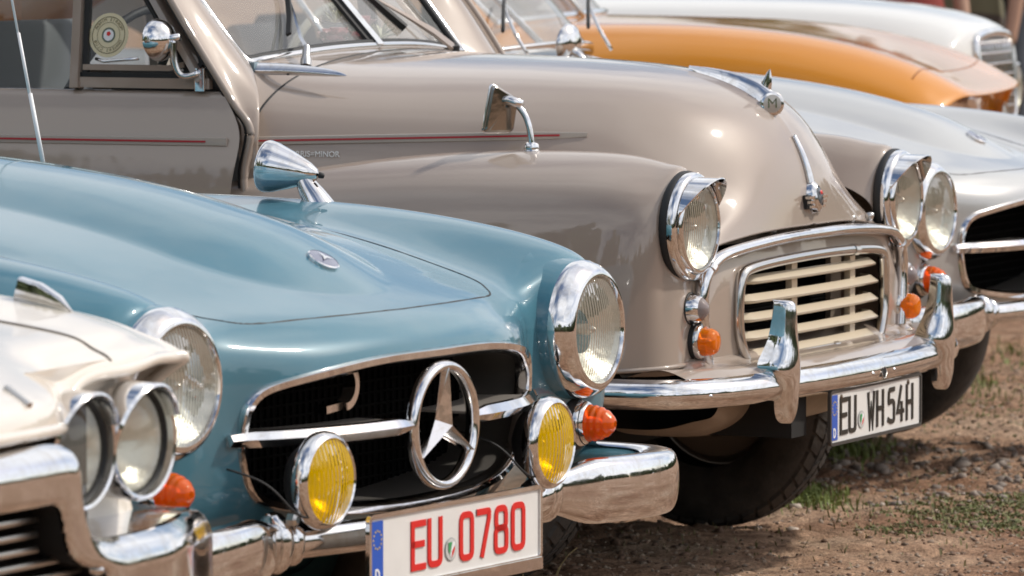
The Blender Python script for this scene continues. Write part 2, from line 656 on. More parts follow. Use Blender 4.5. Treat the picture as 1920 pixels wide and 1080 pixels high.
def number_plate(parent, x, y0, z0, w, h, text, ink, frame_mat, gap_after, cw, ch, sw, left=0.046, skew=0.0):
    """embossed plate facing +X; text is laid out along +Y. gap_after: {index: extra gap}; '*' is the seal"""
    fr = MB()
    pts = rnd([(y0, z0), (y0 + w, z0), (y0 + w, z0 + h), (y0, z0 + h)], 0.010, True)
    path = np.array([(x, p[0], p[1]) for p in pts])
    pl = MB()
    n = len(path)
    back = path - np.array([0.004, 0, 0])
    pl.add((np.vstack([path, back]), [tuple(range(n))] + [tuple(reversed(range(n, 2 * n)))] +
            [(k, n + k, n + (k + 1) % n, (k + 1) % n) for k in range(n)]))
    po = pl.build('number_plate', WHITE, parent, 30)
    fr.add(sweep(path, [(-.0035, -.004), (.0035, -.004), (.0035, .0035), (-.0035, .0035)], (1, 0, 0), True))
    fr.build('plate_frame', frame_mat, po, 30)
    bl = MB()
    bl.add(box((x + 0.0004, y0 + 0.023, z0 + h / 2), (0.002, 0.036, h - 0.016)))
    bl.build('country_band', BLUE, po, 0, False)
    st = MB()
    for k in range(12):
        a = k * math.pi / 6
        cy, cz = y0 + 0.023 + 0.0125 * math.cos(a), z0 + h * 0.68 + 0.0145 * math.sin(a)
        q = [(x + 0.0020, cy + (0.0026 if j % 2 == 0 else 0.0011) * math.sin(j * math.pi / 5),
              cz + (0.0026 if j % 2 == 0 else 0.0011) * math.cos(j * math.pi / 5)) for j in range(10)]
        st.add((q, [tuple(range(10))]))
    st.build('star_ring', GOLD, po, 0, False)
    v, f = glyph('D', y0 + 0.0155, z0 + 0.013, 0.014, 0.021, 0.0036, x + 0.0014, 0.0008)
    mesh('country_letter', v, f, PWHITE, po, 0, False)
    yy = y0 + left
    for k, c in enumerate(text):
        if c == '*':
            r = 0.019
            cy, cz = yy + r, z0 + h * 0.36
            mesh('seal', *lathe([(0.0014, r), (0.0016, r * .7)], (x, cy, cz), n=24), PGREY, po, 0, False)
            mesh('seal_field', *lathe([(0.002, r * .92), (0.0021, r * .02)], (x, cy, cz), n=24), mat('seal_pale', (.55, .55, .53), rough=.5), po, 0, False)
            sh = [(-.55, .62), (.55, .62), (.55, -.1), (0, -.78), (-.55, -.1)]
            q = [(x + 0.0026, cy + a * r, cz + b * r) for a, b in sh]
            mesh('crest', q, [(0, 1, 2, 3, 4)], PWHITE, po, 0, False)
            q = [(x + 0.0030, cy + a * r, cz + b * r) for a, b in [(-.55, .62), (.1, .62), (-.25, -.40), (-.55, -.1)]]
            mesh('crest_green', q, [(0, 1, 2, 3)], PGREEN, po, 0, False)
            q = [(x + 0.0030, cy + a * r, cz + b * r) for a, b in [(.5, .3), (.5, -.1), (0, -.75), (0.05, -.2)]]
            mesh('crest_red', q, [(0, 1, 2, 3)], RED, po, 0, False)
            yy += 2 * r + gap_after.get(k, 0.006)
            continue
        v, f = glyph(c, yy, z0 + (h - ch) / 2, cw, ch, sw, x + 0.0006)
        mesh('character', v, f, ink, po, 0, False)
        yy += cw + gap_after.get(k, 0.008)
    return po


def wheel(parent, x, y, r=0.32, w=0.16, rim_r=0.19, tread=True, rim_mat=None, side=1):
    t = MB()
    hw = w / 2
    prof = [(-hw * .55, rim_r), (-hw * .95, rim_r + .025), (-hw, r * .82), (-hw * .9, r * .93), (-hw * .7, r * .985), (0, r),
            (hw * .7, r * .985), (hw * .9, r * .93), (hw, r * .82), (hw * .95, rim_r + .025), (hw * .55, rim_r)]
    t.add(lathe(prof, (x, y, r), (0, 1, 0), 64))
    wh = t.build('wheel', TYRE, parent, 50)
    if tread:
        # zigzag tread blocks standing proud of the casing, separated by open grooves
        b = MB()
        N = 46
        for k in range(N):
            for row in range(4):
                ya = -hw * .84 + row * hw * .42 + .002
                yb = ya + hw * .42 - .006
                a0 = 2 * math.pi * (k + (0.5 if row % 2 else 0)) / N
                sh = 0.35 * (1 if row % 2 else -1) * 2 * math.pi / N
                a1 = a0 + 2 * math.pi / N * 0.80
                V = []
                for (yy_, off) in ((ya, -sh / 2), (yb, sh / 2)):
                    rr = r + .004 - .03 * (abs(yy_) / hw) ** 4
                    for aa in (a0, (a0 + a1) / 2, a1):
                        for dr in (-.012, .004):
                            V.append((x + (rr + dr) * math.cos(aa + off), y + yy_, r + (rr + dr) * math.sin(aa + off)))
                F = []
                for s_ in (0, 1):
                    o1, o2 = s_ * 2, s_ * 2 + 2
                    F += [(o1 + 1, o2 + 1, 6 + o2 + 1, 6 + o1 + 1), (o1, o1 + 1, o2 + 1, o2), (6 + o1, 6 + o2, 6 + o2 + 1, 6 + o1 + 1)]
                F += [(0, 6, 7, 1), (4, 5, 11, 10)]
                b.add((V, F))
        tb = b.build('tread', TYRE, wh, 0, False)
    d = side
    mesh('rim', *lathe([(d * hw * .6, rim_r), (d * hw * .3, rim_r - .02), (d * hw * .25, rim_r * .6), (d * hw * .5, rim_r * .55),
                        (d * hw * .62, .01)], (x, y, r), (0, 1, 0), 40), rim_mat or STEEL, wh, 40)
    return wh


def surf_fn(P, keep):
    """X of a surface at (Y, Z), from its nearest grid points"""
    V = P.reshape(-1, 3)
    V = V[keep(V)]

    def f(y, z):
        d = (V[:, 1] - y) ** 2 + (V[:, 2] - z) ** 2
        k = np.argpartition(d, 6)[:6]
        w = 1 / (d[k] + 1e-7)
        return float((V[k, 0] * w).sum() / w.sum())
    return f


def height_fn(P, keep=None):
    V = P.reshape(-1, 3)
    if keep is not None:
        V = V[keep(V)]

    def f(x, y):
        d = (V[:, 0] - x) ** 2 + (V[:, 1] - y) ** 2
        k = np.argpartition(d, 6)[:6]
        w = 1 / (d[k] + 1e-7)
        return float((V[k, 2] * w).sum() / w.sum())
    return f


# ------------------------------------------------------------------ ground: bare dirt and gravel
nrng = np.random.default_rng(3)


def value_noise(nx, ny, cells):
    cx, cy = max(2, int(cells)), max(2, int(cells * ny / nx))
    g = nrng.standard_normal((cy + 3, cx + 3))
    X = np.linspace(0, cx, nx, endpoint=False)
    Y = np.linspace(0, cy, ny, endpoint=False)
    xi, yi = X.astype(int), Y.astype(int)
    fx, fy = X - xi, Y - yi
    fx = fx * fx * (3 - 2 * fx)
    fy = fy * fy * (3 - 2 * fy)
    a = g[yi][:, xi] * (1 - fx) + g[yi][:, xi + 1] * fx
    b = g[yi + 1][:, xi] * (1 - fx) + g[yi + 1][:, xi + 1] * fx
    return a * (1 - fy)[:, None] + b * fy[:, None]


def dirt_material():
    m = bpy.data.materials.new('gravelly_dirt')
    m.use_nodes = True
    nt = m.node_tree
    b = nt.nodes['Principled BSDF']
    b.inputs['Roughness'].default_value = 0.95
    b.inputs['Specular IOR Level'].default_value = 0.15
    tc = nt.nodes.new('ShaderNodeTexCoord')

    def nz(scale, detail, rough=.6):
        n = nt.nodes.new('ShaderNodeTexNoise')
        n.inputs['Scale'].default_value = scale
        n.inputs['Detail'].default_value = detail
        n.inputs['Roughness'].default_value = rough
        nt.links.new(tc.outputs['Object'], n.inputs['Vector'])
        return n

    def ramp(src, stops):
        r = nt.nodes.new('ShaderNodeValToRGB')
        r.color_ramp.elements[0].position, r.color_ramp.elements[0].color = stops[0][0], (*stops[0][1], 1)
        r.color_ramp.elements[1].position, r.color_ramp.elements[1].color = stops[-1][0], (*stops[-1][1], 1)
        for p, c in stops[1:-1]:
            e = r.color_ramp.elements.new(p)
            e.color = (*c, 1)
        nt.links.new(src, r.inputs[0])
        return r
    big = ramp(nz(1.3, 4).outputs[0], [(.36, (.32, .185, .118)), (.52, (.47, .312, .215)), (.68, (.56, .42, .31))])
    mid = ramp(nz(16, 6, .7).outputs[0], [(.35, (.45, .42, .40)), (.55, (.95, .93, .90)), (.72, (1.25, 1.2, 1.15))])
    fine = ramp(nz(160, 4, .7).outputs[0], [(.33, (.40, .38, .36)), (.50, (1, 1, 1)), (.68, (1.5, 1.45, 1.4))])
    m1 = nt.nodes.new('ShaderNodeMixRGB'); m1.blend_type = 'MULTIPLY'; m1.inputs[0].default_value = 1
    m2 = nt.nodes.new('ShaderNodeMixRGB'); m2.blend_type = 'MULTIPLY'; m2.inputs[0].default_value = 1
    nt.links.new(big.outputs[0], m1.inputs[1]); nt.links.new(mid.outputs[0], m1.inputs[2])
    nt.links.new(m1.outputs[0], m2.inputs[1]); nt.links.new(fine.outputs[0], m2.inputs[2])
    nt.links.new(m2.outputs[0], b.inputs['Base Color'])
    bp = nt.nodes.new('ShaderNodeBump')
    bp.inputs['Strength'].default_value = 0.9
    bp.inputs['Distance'].default_value = 0.012
    nt.links.new(nz(110, 6, .7).outputs[0], bp.inputs['Height'])
    nt.links.new(bp.outputs[0], b.inputs['Normal'])
    return m


DIRT = dirt_material()
ground = mesh('ground', [(-900, -900, -.02), (900, -900, -.02), (900, 900, -.02), (-900, 900, -.02)], [(0, 1, 2, 3)], DIRT, None, 0, False)
ground['kind'] = 'structure'
NX, NY = 380, 820
x0, x1, y0, y1 = -1.2, 2.9, 9.0, 18.5
gx, gy = np.meshgrid(np.linspace(x0, x1, NX), np.linspace(y0, y1, NY))
gz = .008 * value_noise(NX, NY, 5) + .006 * value_noise(NX, NY, 22) + .0045 * value_noise(NX, NY, 80) + .0035 * np.abs(value_noise(NX, NY, 190))
edge = np.minimum(np.minimum(gx - x0, x1 - gx), np.minimum(gy - y0, y1 - gy))
gz = (gz - .004) * np.clip(edge / .5, 0, 1) - .022 * (1 - np.clip(edge / .5, 0, 1))
# wheels of the parked cars stand on z = 0: the loose relief stays within a centimetre of it
gz = np.clip(gz, -.03, .014)
gp = grid_mesh('ground_relief', np.stack([gx, gy, gz], -1), DIRT, None)
gp['kind'] = 'structure'


def gheight(x, y):
    j = np.clip(((x - x0) / (x1 - x0) * (NX - 1)).astype(int), 0, NX - 1)
    i = np.clip(((y - y0) / (y1 - y0) * (NY - 1)).astype(int), 0, NY - 1)
    return gz[i, j]


# loose stones
phi_ = (1 + 5 ** .5) / 2
ico_v = np.array([(-1, phi_, 0), (1, phi_, 0), (-1, -phi_, 0), (1, -phi_, 0), (0, -1, phi_), (0, 1, phi_), (0, -1, -phi_), (0, 1, -phi_), (phi_, 0, -1), (phi_, 0, 1), (-phi_, 0, -1), (-phi_, 0, 1)]) / 1.9
ico_f = np.array([(0, 11, 5), (0, 5, 1), (0, 1, 7), (0, 7, 10), (0, 10, 11), (1, 5, 9), (5, 11, 4), (11, 10, 2), (10, 7, 6), (7, 1, 8), (3, 9, 4), (3, 4, 2), (3, 2, 6), (3, 6, 8), (3, 8, 9), (4, 9, 5), (2, 4, 11), (6, 2, 10), (8, 6, 7), (9, 8, 1)])


def stones(name, n, smin, smax, m, xr, yr, seed, power=3.0, mask=None):
    g = np.random.default_rng(seed)
    x = g.uniform(*xr, n)
    y = g.uniform(*yr, n)
    if mask is not None:
        k = g.uniform(0, 1, n) < mask(x, y)
        x, y = x[k], y[k]
        n = len(x)
    s = smin + (smax - smin) * g.uniform(0, 1, n) ** power
    V = ico_v[None] * (1 + .22 * g.standard_normal((n, 12, 1)))
    a = g.uniform(0, 6.28, n)
    V = V * np.stack([s * g.uniform(.8, 1.4, n), s * g.uniform(.7, 1.1, n), s * g.uniform(.45, .8, n)], -1)[:, None]
    ca, sa = np.cos(a)[:, None], np.sin(a)[:, None]
    V = np.stack([V[..., 0] * ca - V[..., 1] * sa, V[..., 0] * sa + V[..., 1] * ca, V[..., 2]], -1)
    V = V + np.stack([x, y, gheight(x, y) + s * .18], -1)[:, None]
    F = ico_f[None] + (np.arange(n) * 12)[:, None, None]
    me = bpy.data.meshes.new(name)
    V = V.reshape(-1, 3)
    F = F.reshape(-1, 3)
    me.vertices.add(len(V))
    me.vertices.foreach_set('co', V.ravel())
    me.loops.add(F.size)
    me.loops.foreach_set('vertex_index', F.ravel())
    me.polygons.add(len(F))
    me.polygons.foreach_set('loop_start', np.arange(len(F)) * 3)
    me.polygons.foreach_set('loop_total', np.full(len(F), 3))
    me.update(calc_edges=True)
    me.materials.append(m)
    o = link(bpy.data.objects.new(name, me))
    o['kind'] = 'stuff'
    return o


pnoise = value_noise(200, 400, 9)


def patchy(x, y):
    j = np.clip(((x - x0) / (x1 - x0) * 199).astype(int), 0, 199)
    i = np.clip(((y - y0) / (y1 - y0) * 399).astype(int), 0, 399)
    return np.clip(.5 + .5 * pnoise[i, j], .12, 1)


stones('gravel', 26000, .0022, .008, mat('stone_tan', (.31, .235, .175), rough=.9, var=.55, vscale=26), (-.3, 2.4), (10.6, 17.5), 1, 2.5, patchy)
stones('gravel', 6000, .004, .013, mat('stone_brown', (.20, .125, .085), rough=.9, var=.5, vscale=22), (-.3, 2.4), (10.6, 17.5), 2, 3.5, patchy)
stones('gravel', 2200, .004, .020, mat('stone_grey', (.22, .18, .15), rough=.85, var=.5, vscale=20), (.7, 2.4), (12.9, 14.6), 4, 3.0, patchy)
stones('pale_stones', 60, .008, .022, mat('stone_pale', (.48, .40, .33), rough=.85, var=.25, vscale=18), (.55, 2.0), (11.8, 17), 9, 3.0)


def grass(name, spots, m, seed, h=.045, w=.0022):
    g = np.random.default_rng(seed)
    V, F = [], []
    for (cx, cy, rx, ry, n) in spots:
        for _ in range(n):
            x = cx + g.normal(0, rx)
            y = cy + g.normal(0, ry)
            z = float(gheight(np.array([x]), np.array([y]))[0])
            hh = h * g.uniform(.4, 1.25)
            a = g.uniform(0, 6.28)
            lean = g.uniform(.2, 1.3) * hh
            d = np.array((math.cos(a), math.sin(a), 0))
            t = np.array((-d[1], d[0], 0)) * w * g.uniform(.7, 1.3)
            p = np.array((x, y, z - .004))
            q = p + d * lean * .35 + np.array((0, 0, hh * .65))
            r = p + d * lean + np.array((0, 0, hh * (1 - .35 * lean / hh)))
            b = len(V)
            V += [p - t, p + t, q - t * .8, q + t * .8, r]
            F += [(b, b + 1, b + 3, b + 2), (b + 2, b + 3, b + 4)]
    o = mesh(name, V, F, m, None, 0, False)
    o['kind'] = 'stuff'
    return o


GRASS = mat('grass_blade', (.16, .20, .045), rough=.6, var=.4, vscale=25)
GRASSD = mat('dry_grass_blade', (.20, .18, .075), rough=.7, var=.4, vscale=25)
grass('grass', [(.66, 13.02, .030, .10, 460), (.71, 13.05, .05, .12, 420), (.83, 14.3, .06, .16, 420), (.90, 14.35, .06, .2, 260), (1.36, 16.2, .07, .3, 260), (1.62, 17.2, .08, .3, 200)], GRASS, 1, .040)
grass('grass', [(1.04, 12.80, .10, .12, 1500), (1.14, 12.55, .06, .08, 800), (.92, 12.42, .07, .06, 500), (1.2, 12.95, .06, .10, 700), (1.3, 15.4, .14, .3, 900), (.80, 13.1, .10, .2, 130), (1.2, 13.6, .2, .4, 160)], mat('weed_blade', (.15, .165, .055), rough=.7, var=.5, vscale=30), 2, .013, .0034)
grass('dry_grass', [(1.05, 12.65, .15, .25, 260), (.60, 12.2, .25, .3, 160), (1.0, 14.0, .4, .8, 240)], GRASSD, 3, .022)
st = MB()
for (xa, ya, pts) in ((.085, 11.45, [(0, 0, 0), (.012, 0, .03), (.034, .01, .060), (.052, .01, .074)]), (.09, 11.46, [(0, 0, 0), (.006, 0, .02), (.016, 0, .045)]), (.02, 11.3, [(0, 0, 0), (.004, 0, .03), (.0, 0, .05)])):
    st.add(tube([(xa + a, ya + b, c) for a, b, c in pts], .0011, 5))
o = st.build('dry_stalks', mat('straw', (.48, .36, .17), rough=.7), None, 0)
o['kind'] = 'stuff'

# far wood round the field: outside the frame, seen mirrored in paint and chrome
wood = MB()
rng = random.Random(21)
bm = bmesh.new()
bmesh.ops.create_icosphere(bm, subdivisions=2, radius=1)
iv = np.array([v.co[:] for v in bm.verts])
iff = [tuple(v.index for v in f.verts) for f in bm.faces]
bm.free()
for k in range(300):
    a = 2 * math.pi * k / 300 + rng.uniform(-.01, .01)
    near = math.cos(a) < .05
    R_ = rng.uniform(62, 80) if near else rng.uniform(95, 125)
    hgt = (rng.uniform(7.5, 11.5) if rng.random() < .75 else rng.uniform(11, 17)) if near else rng.uniform(6.5, 12)
    wd = rng.uniform(1.6, 3.2)
    j = np.array([[1 + rng.uniform(-.3, .25)] for _ in range(len(iv))])
    V = iv * j * np.array((wd, wd, hgt * .5)) + np.array((R_ * math.sin(a), R_ * math.cos(a) + 10, hgt * .42))
    wood.add((V, iff))
for k in range(26):
    a = math.radians(rng.uniform(212, 290))
    R_ = rng.uniform(30, 40)
    hgt = rng.uniform(13, 21)
    wd = rng.uniform(1.8, 3.0)
    for c in range(7):
        f_ = c / 6
        j = np.array([[1 + rng.uniform(-.35, .3)] for _ in range(len(iv))])
        r_ = wd * (1.15 - .85 * f_)
        wood.add((iv * j * np.array((r_, r_, hgt * .11)) + np.array((R_ * math.sin(a) + rng.uniform(-.4, .4), R_ * math.cos(a) + rng.uniform(-.4, .4), hgt * (.10 + .86 * f_))), iff))
o = wood.build('far_wood', mat('wood_foliage', (.055, .075, .030), rough=.9, var=.5, vscale=.8), None, 0)
o['kind'] = 'stuff'

# ------------------------------------------------------------------ open roadster (pale blue one and silver one)
def roadster_surface():
    cols = [0, .15, .30, .42, .50, .58, .66, .74, .81, .855, .872, .868]
    Xr = [-1.50, -1.1, -.8, -.55, -.36, -.22, -.12]
    top = {0: (.975, .967, .950, .920, .880, .838, .804), .15: (.972, .964, .947, .917, .876, .835, .801),
           .30: (.955, .947, .932, .902, .863, .822, .790), .42: (.935, .926, .912, .885, .848, .809, .779),
           .50: (.912, .902, .889, .866, .838, .806, .782), .58: (.905, .898, .892, .880, .858, .832, .810),
           .66: (.905, .903, .900, .893, .877, .857, .836), .74: (.885, .883, .880, .872, .857, .837, .814),
           .81: (.835, .833, .828, .815, .795, .772, .745), .855: (.74, .74, .735, .725, .705, .68, .65),
           .872: (.60, .60, .60, .59, .58, .56, .54), .868: (.40, .40, .40, .40, .40, .40, .40)}
    front = {0: [(0, .765), (.045, .738), (.071, .703), (.074, .62), (.062, .52), (.038, .45), (0, .42), (-.08, .39)],
             .15: [(-.008, .765), (.037, .738), (.063, .703), (.066, .62), (.055, .52), (.032, .452), (-.006, .42), (-.085, .39)],
             .30: [(-.035, .765), (.003, .738), (.036, .70), (.042, .62), (.033, .53), (.008, .463), (-.032, .42), (-.10, .39)],
             .42: [(-.07, .762), (-.037, .738), (-.012, .70), (-.010, .62), (-.015, .54), (-.032, .48), (-.062, .43), (-.12, .39)],
             .50: [(-.076, .764), (-.056, .742), (-.044, .70), (-.040, .62), (-.042, .54), (-.052, .48), (-.08, .43), (-.14, .39)],
             .58: [(-.060, .788), (-.050, .757), (-.045, .70), (-.046, .62), (-.052, .54), (-.065, .48), (-.09, .43), (-.15, .39)],
             .66: [(-.050, .808), (-.046, .765), (-.042, .70), (-.036, .62), (-.038, .54), (-.06, .48), (-.10, .43), (-.16, .39)],
             .74: [(-.060, .785), (-.052, .745), (-.044, .69), (-.036, .62), (-.038, .54), (-.065, .48), (-.125, .43), (-.19, .39)],
             .81: [(-.115, .715), (-.105, .685), (-.096, .65), (-.092, .60), (-.098, .53), (-.125, .47), (-.185, .43), (-.24, .39)],
             .855: [(-.205, .63), (-.20, .605), (-.20, .58), (-.20, .55), (-.205, .50), (-.22, .46), (-.25, .42), (-.30, .385)],
             .872: [(-.25, .53), (-.25, .52), (-.25, .505), (-.25, .49), (-.255, .46), (-.27, .43), (-.29, .40), (-.34, .375)],
             .868: [(-.30, .40), (-.30, .40), (-.30, .398), (-.30, .395), (-.30, .39), (-.31, .385), (-.33, .38), (-.36, .37)]}
    half = []
    for y in cols:
        half.append([(x, y, z) for x, z in zip(Xr, top[y])] + [(x, y, z) for x, z in front[y]])
    half = np.array(half)
    neg = half[1:][::-1].copy()
    neg[..., 1] *= -1
    G = np.concatenate([neg, half]).transpose(1, 0, 2)
    P = bs_surface(G, 330, 300)
    ay = np.abs(P[..., 1])
    tt = (ay / .24) ** 2 + (np.maximum(0, P[..., 0] + .32) / .265) ** 2
    bulge = 0.040 * np.clip(1 - tt, 0, 1) ** 1.2 * smoothstep(.70, .78, P[..., 2])
    P[..., 2] += bulge
    return P


ROAD_P = roadster_surface()
GRILLE_OUT = [(0, .694), (.15, .693), (.28, .682), (.37, .668), (.415, .655), (.437, .630), (.444, .590), (.436, .545), (.415, .505),
              (.37, .478), (.25, .460), (.12, .451), (0, .449)]


def build_roadster(name, loc, rz, label, body_paint, plate, fogs, detail):
    root = empty(name, loc, rz, label, 'car', 'classic cars parked side by side in a row')
    P0 = ROAD_P
    # bonnet cut out of the body, grille mouth cut out of the nose
    hood = [(.004, 0), (-.004, .15), (-.027, .29), (-.055, .38), (-.082, .415), (-.108, .440), (-.15, .455), (-.25, .462), (-.5, .470),
            (-.9, .485), (-1.19, .50), (-1.225, .49), (-1.25, .45), (-1.275, .3), (-1.285, 0)]
    hp = bs_curve(np.array(hood), 160)
    hp = np.vstack([hp, (hp[::-1] * [1, -1])[1:-1]])
    P1, ins_h = snap_split(P0, (0, 1), [tuple(p) for p in hp], ok=lambda p: p[..., 2] > .70)
    gh = np.array(GRILLE_OUT)
    gl = np.vstack([gh, (gh[::-1] * [-1, 1])[1:-1]])
    gl = closed_curve(gl, 160)
    P2, ins_g = snap_split(P1, (1, 2), [tuple(p) for p in gl], ok=lambda p: p[..., 0] > -.2)
    part_of_grid('body', P2, ~ins_h & ~ins_g, body_paint, root)
    bonnet = part_of_grid('bonnet', P2, ins_h & ~ins_g, body_paint, root)
    hz = height_fn(P0, lambda v: v[:, 2] > .70)
    seam = np.array([(p[0], p[1], hz(p[0], p[1]) - .0012) for p in hp[::1]])
    seam_o = mesh('bonnet_seal', *tube(seam, .0023, 6, True), BLACK, root)
    sx = surf_fn(P0, lambda v: v[:, 0] > -.22)
    # bonnet badge: dark disc in a chrome ring with a pale star
    bx = -.150
    bz = hz(bx, 0)
    e = .02
    nrm = norm((-(hz(bx + e, 0) - hz(bx - e, 0)) / (2 * e), 0, 1))
    bd = mesh('badge', *lathe([(-.006, .0285), (.004, .0285), (.0060, .026)], (bx, 0, bz), nrm, 36), CHROME, root)
    mesh('badge_field', *lathe([(.0055, .026), (.0070, .013), (.0075, .0002)], (bx, 0, bz), nrm, 36),
         mat('badge_enamel', (.16, .17, .24), rough=.2, coat=.6), bd)
    s1 = norm(np.cross((0, 1, 0), nrm))
    st = []
    c0 = np.array((bx, 0, bz)) + nrm * .0095
    for k in range(6):
        a = k * math.pi / 3
        r = .017 if k % 2 == 0 else .004
        st.append(c0 + s1 * r * -math.cos(a) + np.array((0, 1, 0)) * r * math.sin(a))
    mesh('badge_star', st, [tuple(range(6))], CHROME, bd, 0, False)
    # grille surround
    path = np.array([(sx(p[0], p[1]), p[0], p[1]) for p in gl])
    for _ in range(6):
        path[:, 0] = (np.roll(path[:, 0], 1) + path[:, 0] + np.roll(path[:, 0], -1)) / 3
    gr = mesh('grille', *sweep(path + [.001, 0, 0], [(-.011, -.018), (.004, -.022), (.010, -.004), (.006, .006), (-.004, .006), (-.011, -.006)],
                               (1, 0, 0), True), CHROME, root, 50)
    # recess behind the mouth
    lip = path + [-.018, 0, 0]
    deep = path * [1, .93, 1] + [-.17, 0, 0]
    deep[:, 2] = .57 + (deep[:, 2] - .57) * .96
    n = len(lip)
    mesh('grille_duct', np.vstack([lip, deep]), [(k, (k + 1) % n, n + (k + 1) % n, n + k) for k in range(n)],
         mat('duct_dark', (.085, .078, .070), rough=.55), gr, 0)
    rad = MB()
    rad.add(box((-.155, 0, .57), (.02, .86, .26)))
    for k in range(44):
        rad.add(box((-.143, -.42 + k * .84 / 43, .57), (.006, .005, .25)))
    for k in range(13):
        rad.add(box((-.140, 0, .45 + k * .02), (.004, .85, .003)))
    rad.build('radiator', RADIATOR, gr, 0, False)
    # cross bars either side of the star
    for s in (-1, 1):
        ys = np.linspace(.095, .475, 26)
        bp = np.array([(max(sx(min(y, .43), .585), -.03) + .012 - .022 * smoothstep(.40, .475, y), s * y, .585) for y in ys])
        sc_ = [.55 + .45 * smoothstep(0, .05, y - .095) for y in ys]
        sc_ = [q * (1 - .25 * smoothstep(.43, .475, y)) for q, y in zip(sc_, ys)]
        prof = [(-.003, -.0145), (.006, -.012), (.013, 0), (.004, .013), (-.003, .0145), (-.008, .010), (-.008, -.010)]
        pr = [(b, a) for a, b in prof]
        V, F = sweep(bp, [(b * 1.0, a * 1.0) for b, a in pr], (1, 0, 0), False, sc_)
        mesh('cross_bar', V, F, CHROME, gr, 30)
        sh = np.array([(x - .010, y, z + .004) for x, y, z in bp[:22]])
        V, F = sweep(sh, [(-.002, -.10), (.002, -.10), (.002, 0), (-.002, 0)], (1, 0, 0))
        mesh('bar_shelf', V, F, mat('shelf_grey', (.20, .18, .16), rough=.45), gr, 0, False)
    # star in its ring
    cz = .577
    xr = .078
    ring = np.array([(xr, .0965 * math.cos(a), cz + .0965 * math.sin(a)) for a in np.linspace(0, 2 * math.pi, 72, endpoint=False)])
    em = mesh('star_emblem', *sweep(ring, circ(.0088, 14, .0125), (1, 0, 0), True), CHROME, gr, 0)
    V, F = [], []
    for k in range(3):
        a = math.pi / 2 + k * 2 * math.pi / 3
        b = len(V)
        tip = (xr + .013, .093 * math.cos(a), cz + .093 * math.sin(a))
        tl = (xr, .093 * math.cos(a - .045), cz + .093 * math.sin(a - .045))
        tr_ = (xr, .093 * math.cos(a + .045), cz + .093 * math.sin(a + .045))
        l_ = (xr - .004, .019 * math.cos(a - math.pi / 3), cz + .019 * math.sin(a - math.pi / 3))
        r_ = (xr - .004, .019 * math.cos(a + math.pi / 3), cz + .019 * math.sin(a + math.pi / 3))
        mid = (xr + .019, 0, cz)
        bk = (xr - .012, 0, cz)
        V += [tip, tl, tr_, l_, r_, mid, bk]
        F += [(b, b + 1, b + 3, b + 5), (b, b + 5, b + 4, b + 2), (b + 6, b + 3, b + 1), (b + 6, b + 1, b + 2), (b + 6, b + 2, b + 4), (b, b + 2, b + 1)]
    mesh('star', V, F, CHROME, em, 0, False)
    if detail:
        # curved steel bracket hanging in the upper left of the mouth
        a = np.linspace(math.pi * .5, -math.pi * .62, 18)
        hk = [(-.03, -.205, .679), (-.03, -.16, .681)] + [(-.03, -.14 + .034 * math.cos(t), .647 + .034 * math.sin(t)) for t in a] + \
             [(-.03, -.20, .612)]
        mesh('bracket', *sweep(hk, [(-.012, -.006), (.012, -.006), (.012, .006), (-.012, .006)], lambda p, t: np.cross((1, 0, 0), t)), CHROME, gr, 40)
    # headlights
    for s in (-1, 1):
        c = (.004, s * .651, .686)
        ax = norm((1, s * .05, .02))
        rim = mesh('headlight', *lathe([(-.05, .117), (-.034, .1200), (-.024, .1195), (-.021, .1172), (-.012, .1145), (-.009, .1115),
                                        (-.002, .1070), (.001, .1035), (.004, .0985), (.004, .0935), (.000, .0915), (-.004, .090)], c, ax, 72), CHROME, root, 60)
        mesh('headlight_glass', *lathe([(-.004, .0915)] + dome(.0912, .016, -.001, 10), c, ax, 64), LENS, rim, 0)
        mesh('reflector', *lathe([(-.003, .090), (-.015, .078), (-.035, .055), (-.05, .03), (-.055, .008)], c, ax, 48), SILVERED, rim, 0)
        mesh('bulb', *lathe([(-.055, .009), (-.02, .010), (-.008, .006), (-.004, .0005)], c, ax, 16), STEEL, rim, 0)
        mesh('lamp_surround', *lathe([(-.11, .140), (-.075, .1275), (-.050, .1220), (-.040, .1200), (-.036, .118)], c, ax, 60), body_paint, rim, 0)
        # indicator
        ci = (-.050, s * .658, .522)
        axi = norm((1, s * .10, .0))
        ind = mesh('indicator', *lathe([(-.04, .051), (.000, .050), (.010, .047), (.014, .042), (.026, .038), (.032, .032)], ci, axi, 40), BLACK, root, 40)
        mesh('indicator_ring', *lathe([(.010, .0425), (.022, .0400), (.030, .0355), (.033, .0305)], ci, axi, 40), CHROME, ind, 0)
        pr = []
        for k in range(28):
            t = k / 27
            x = .030 + .050 * t
            r = .0315 * math.sqrt(max(0, 1 - (t * .985) ** 2.1)) * (1 + .035 * math.sin(t * 28))
            pr.append((x, max(r, .0004)))
        mesh('indicator_lens', *lathe(pr, ci, axi, 40), AMBER, ind, 0)
        mesh('indicator_bulb', *lathe([(.0, .03), (.028, .028), (.030, .012), (.052, .011), (.058, .0005)], ci, axi, 20), SILVERED, ind, 0)
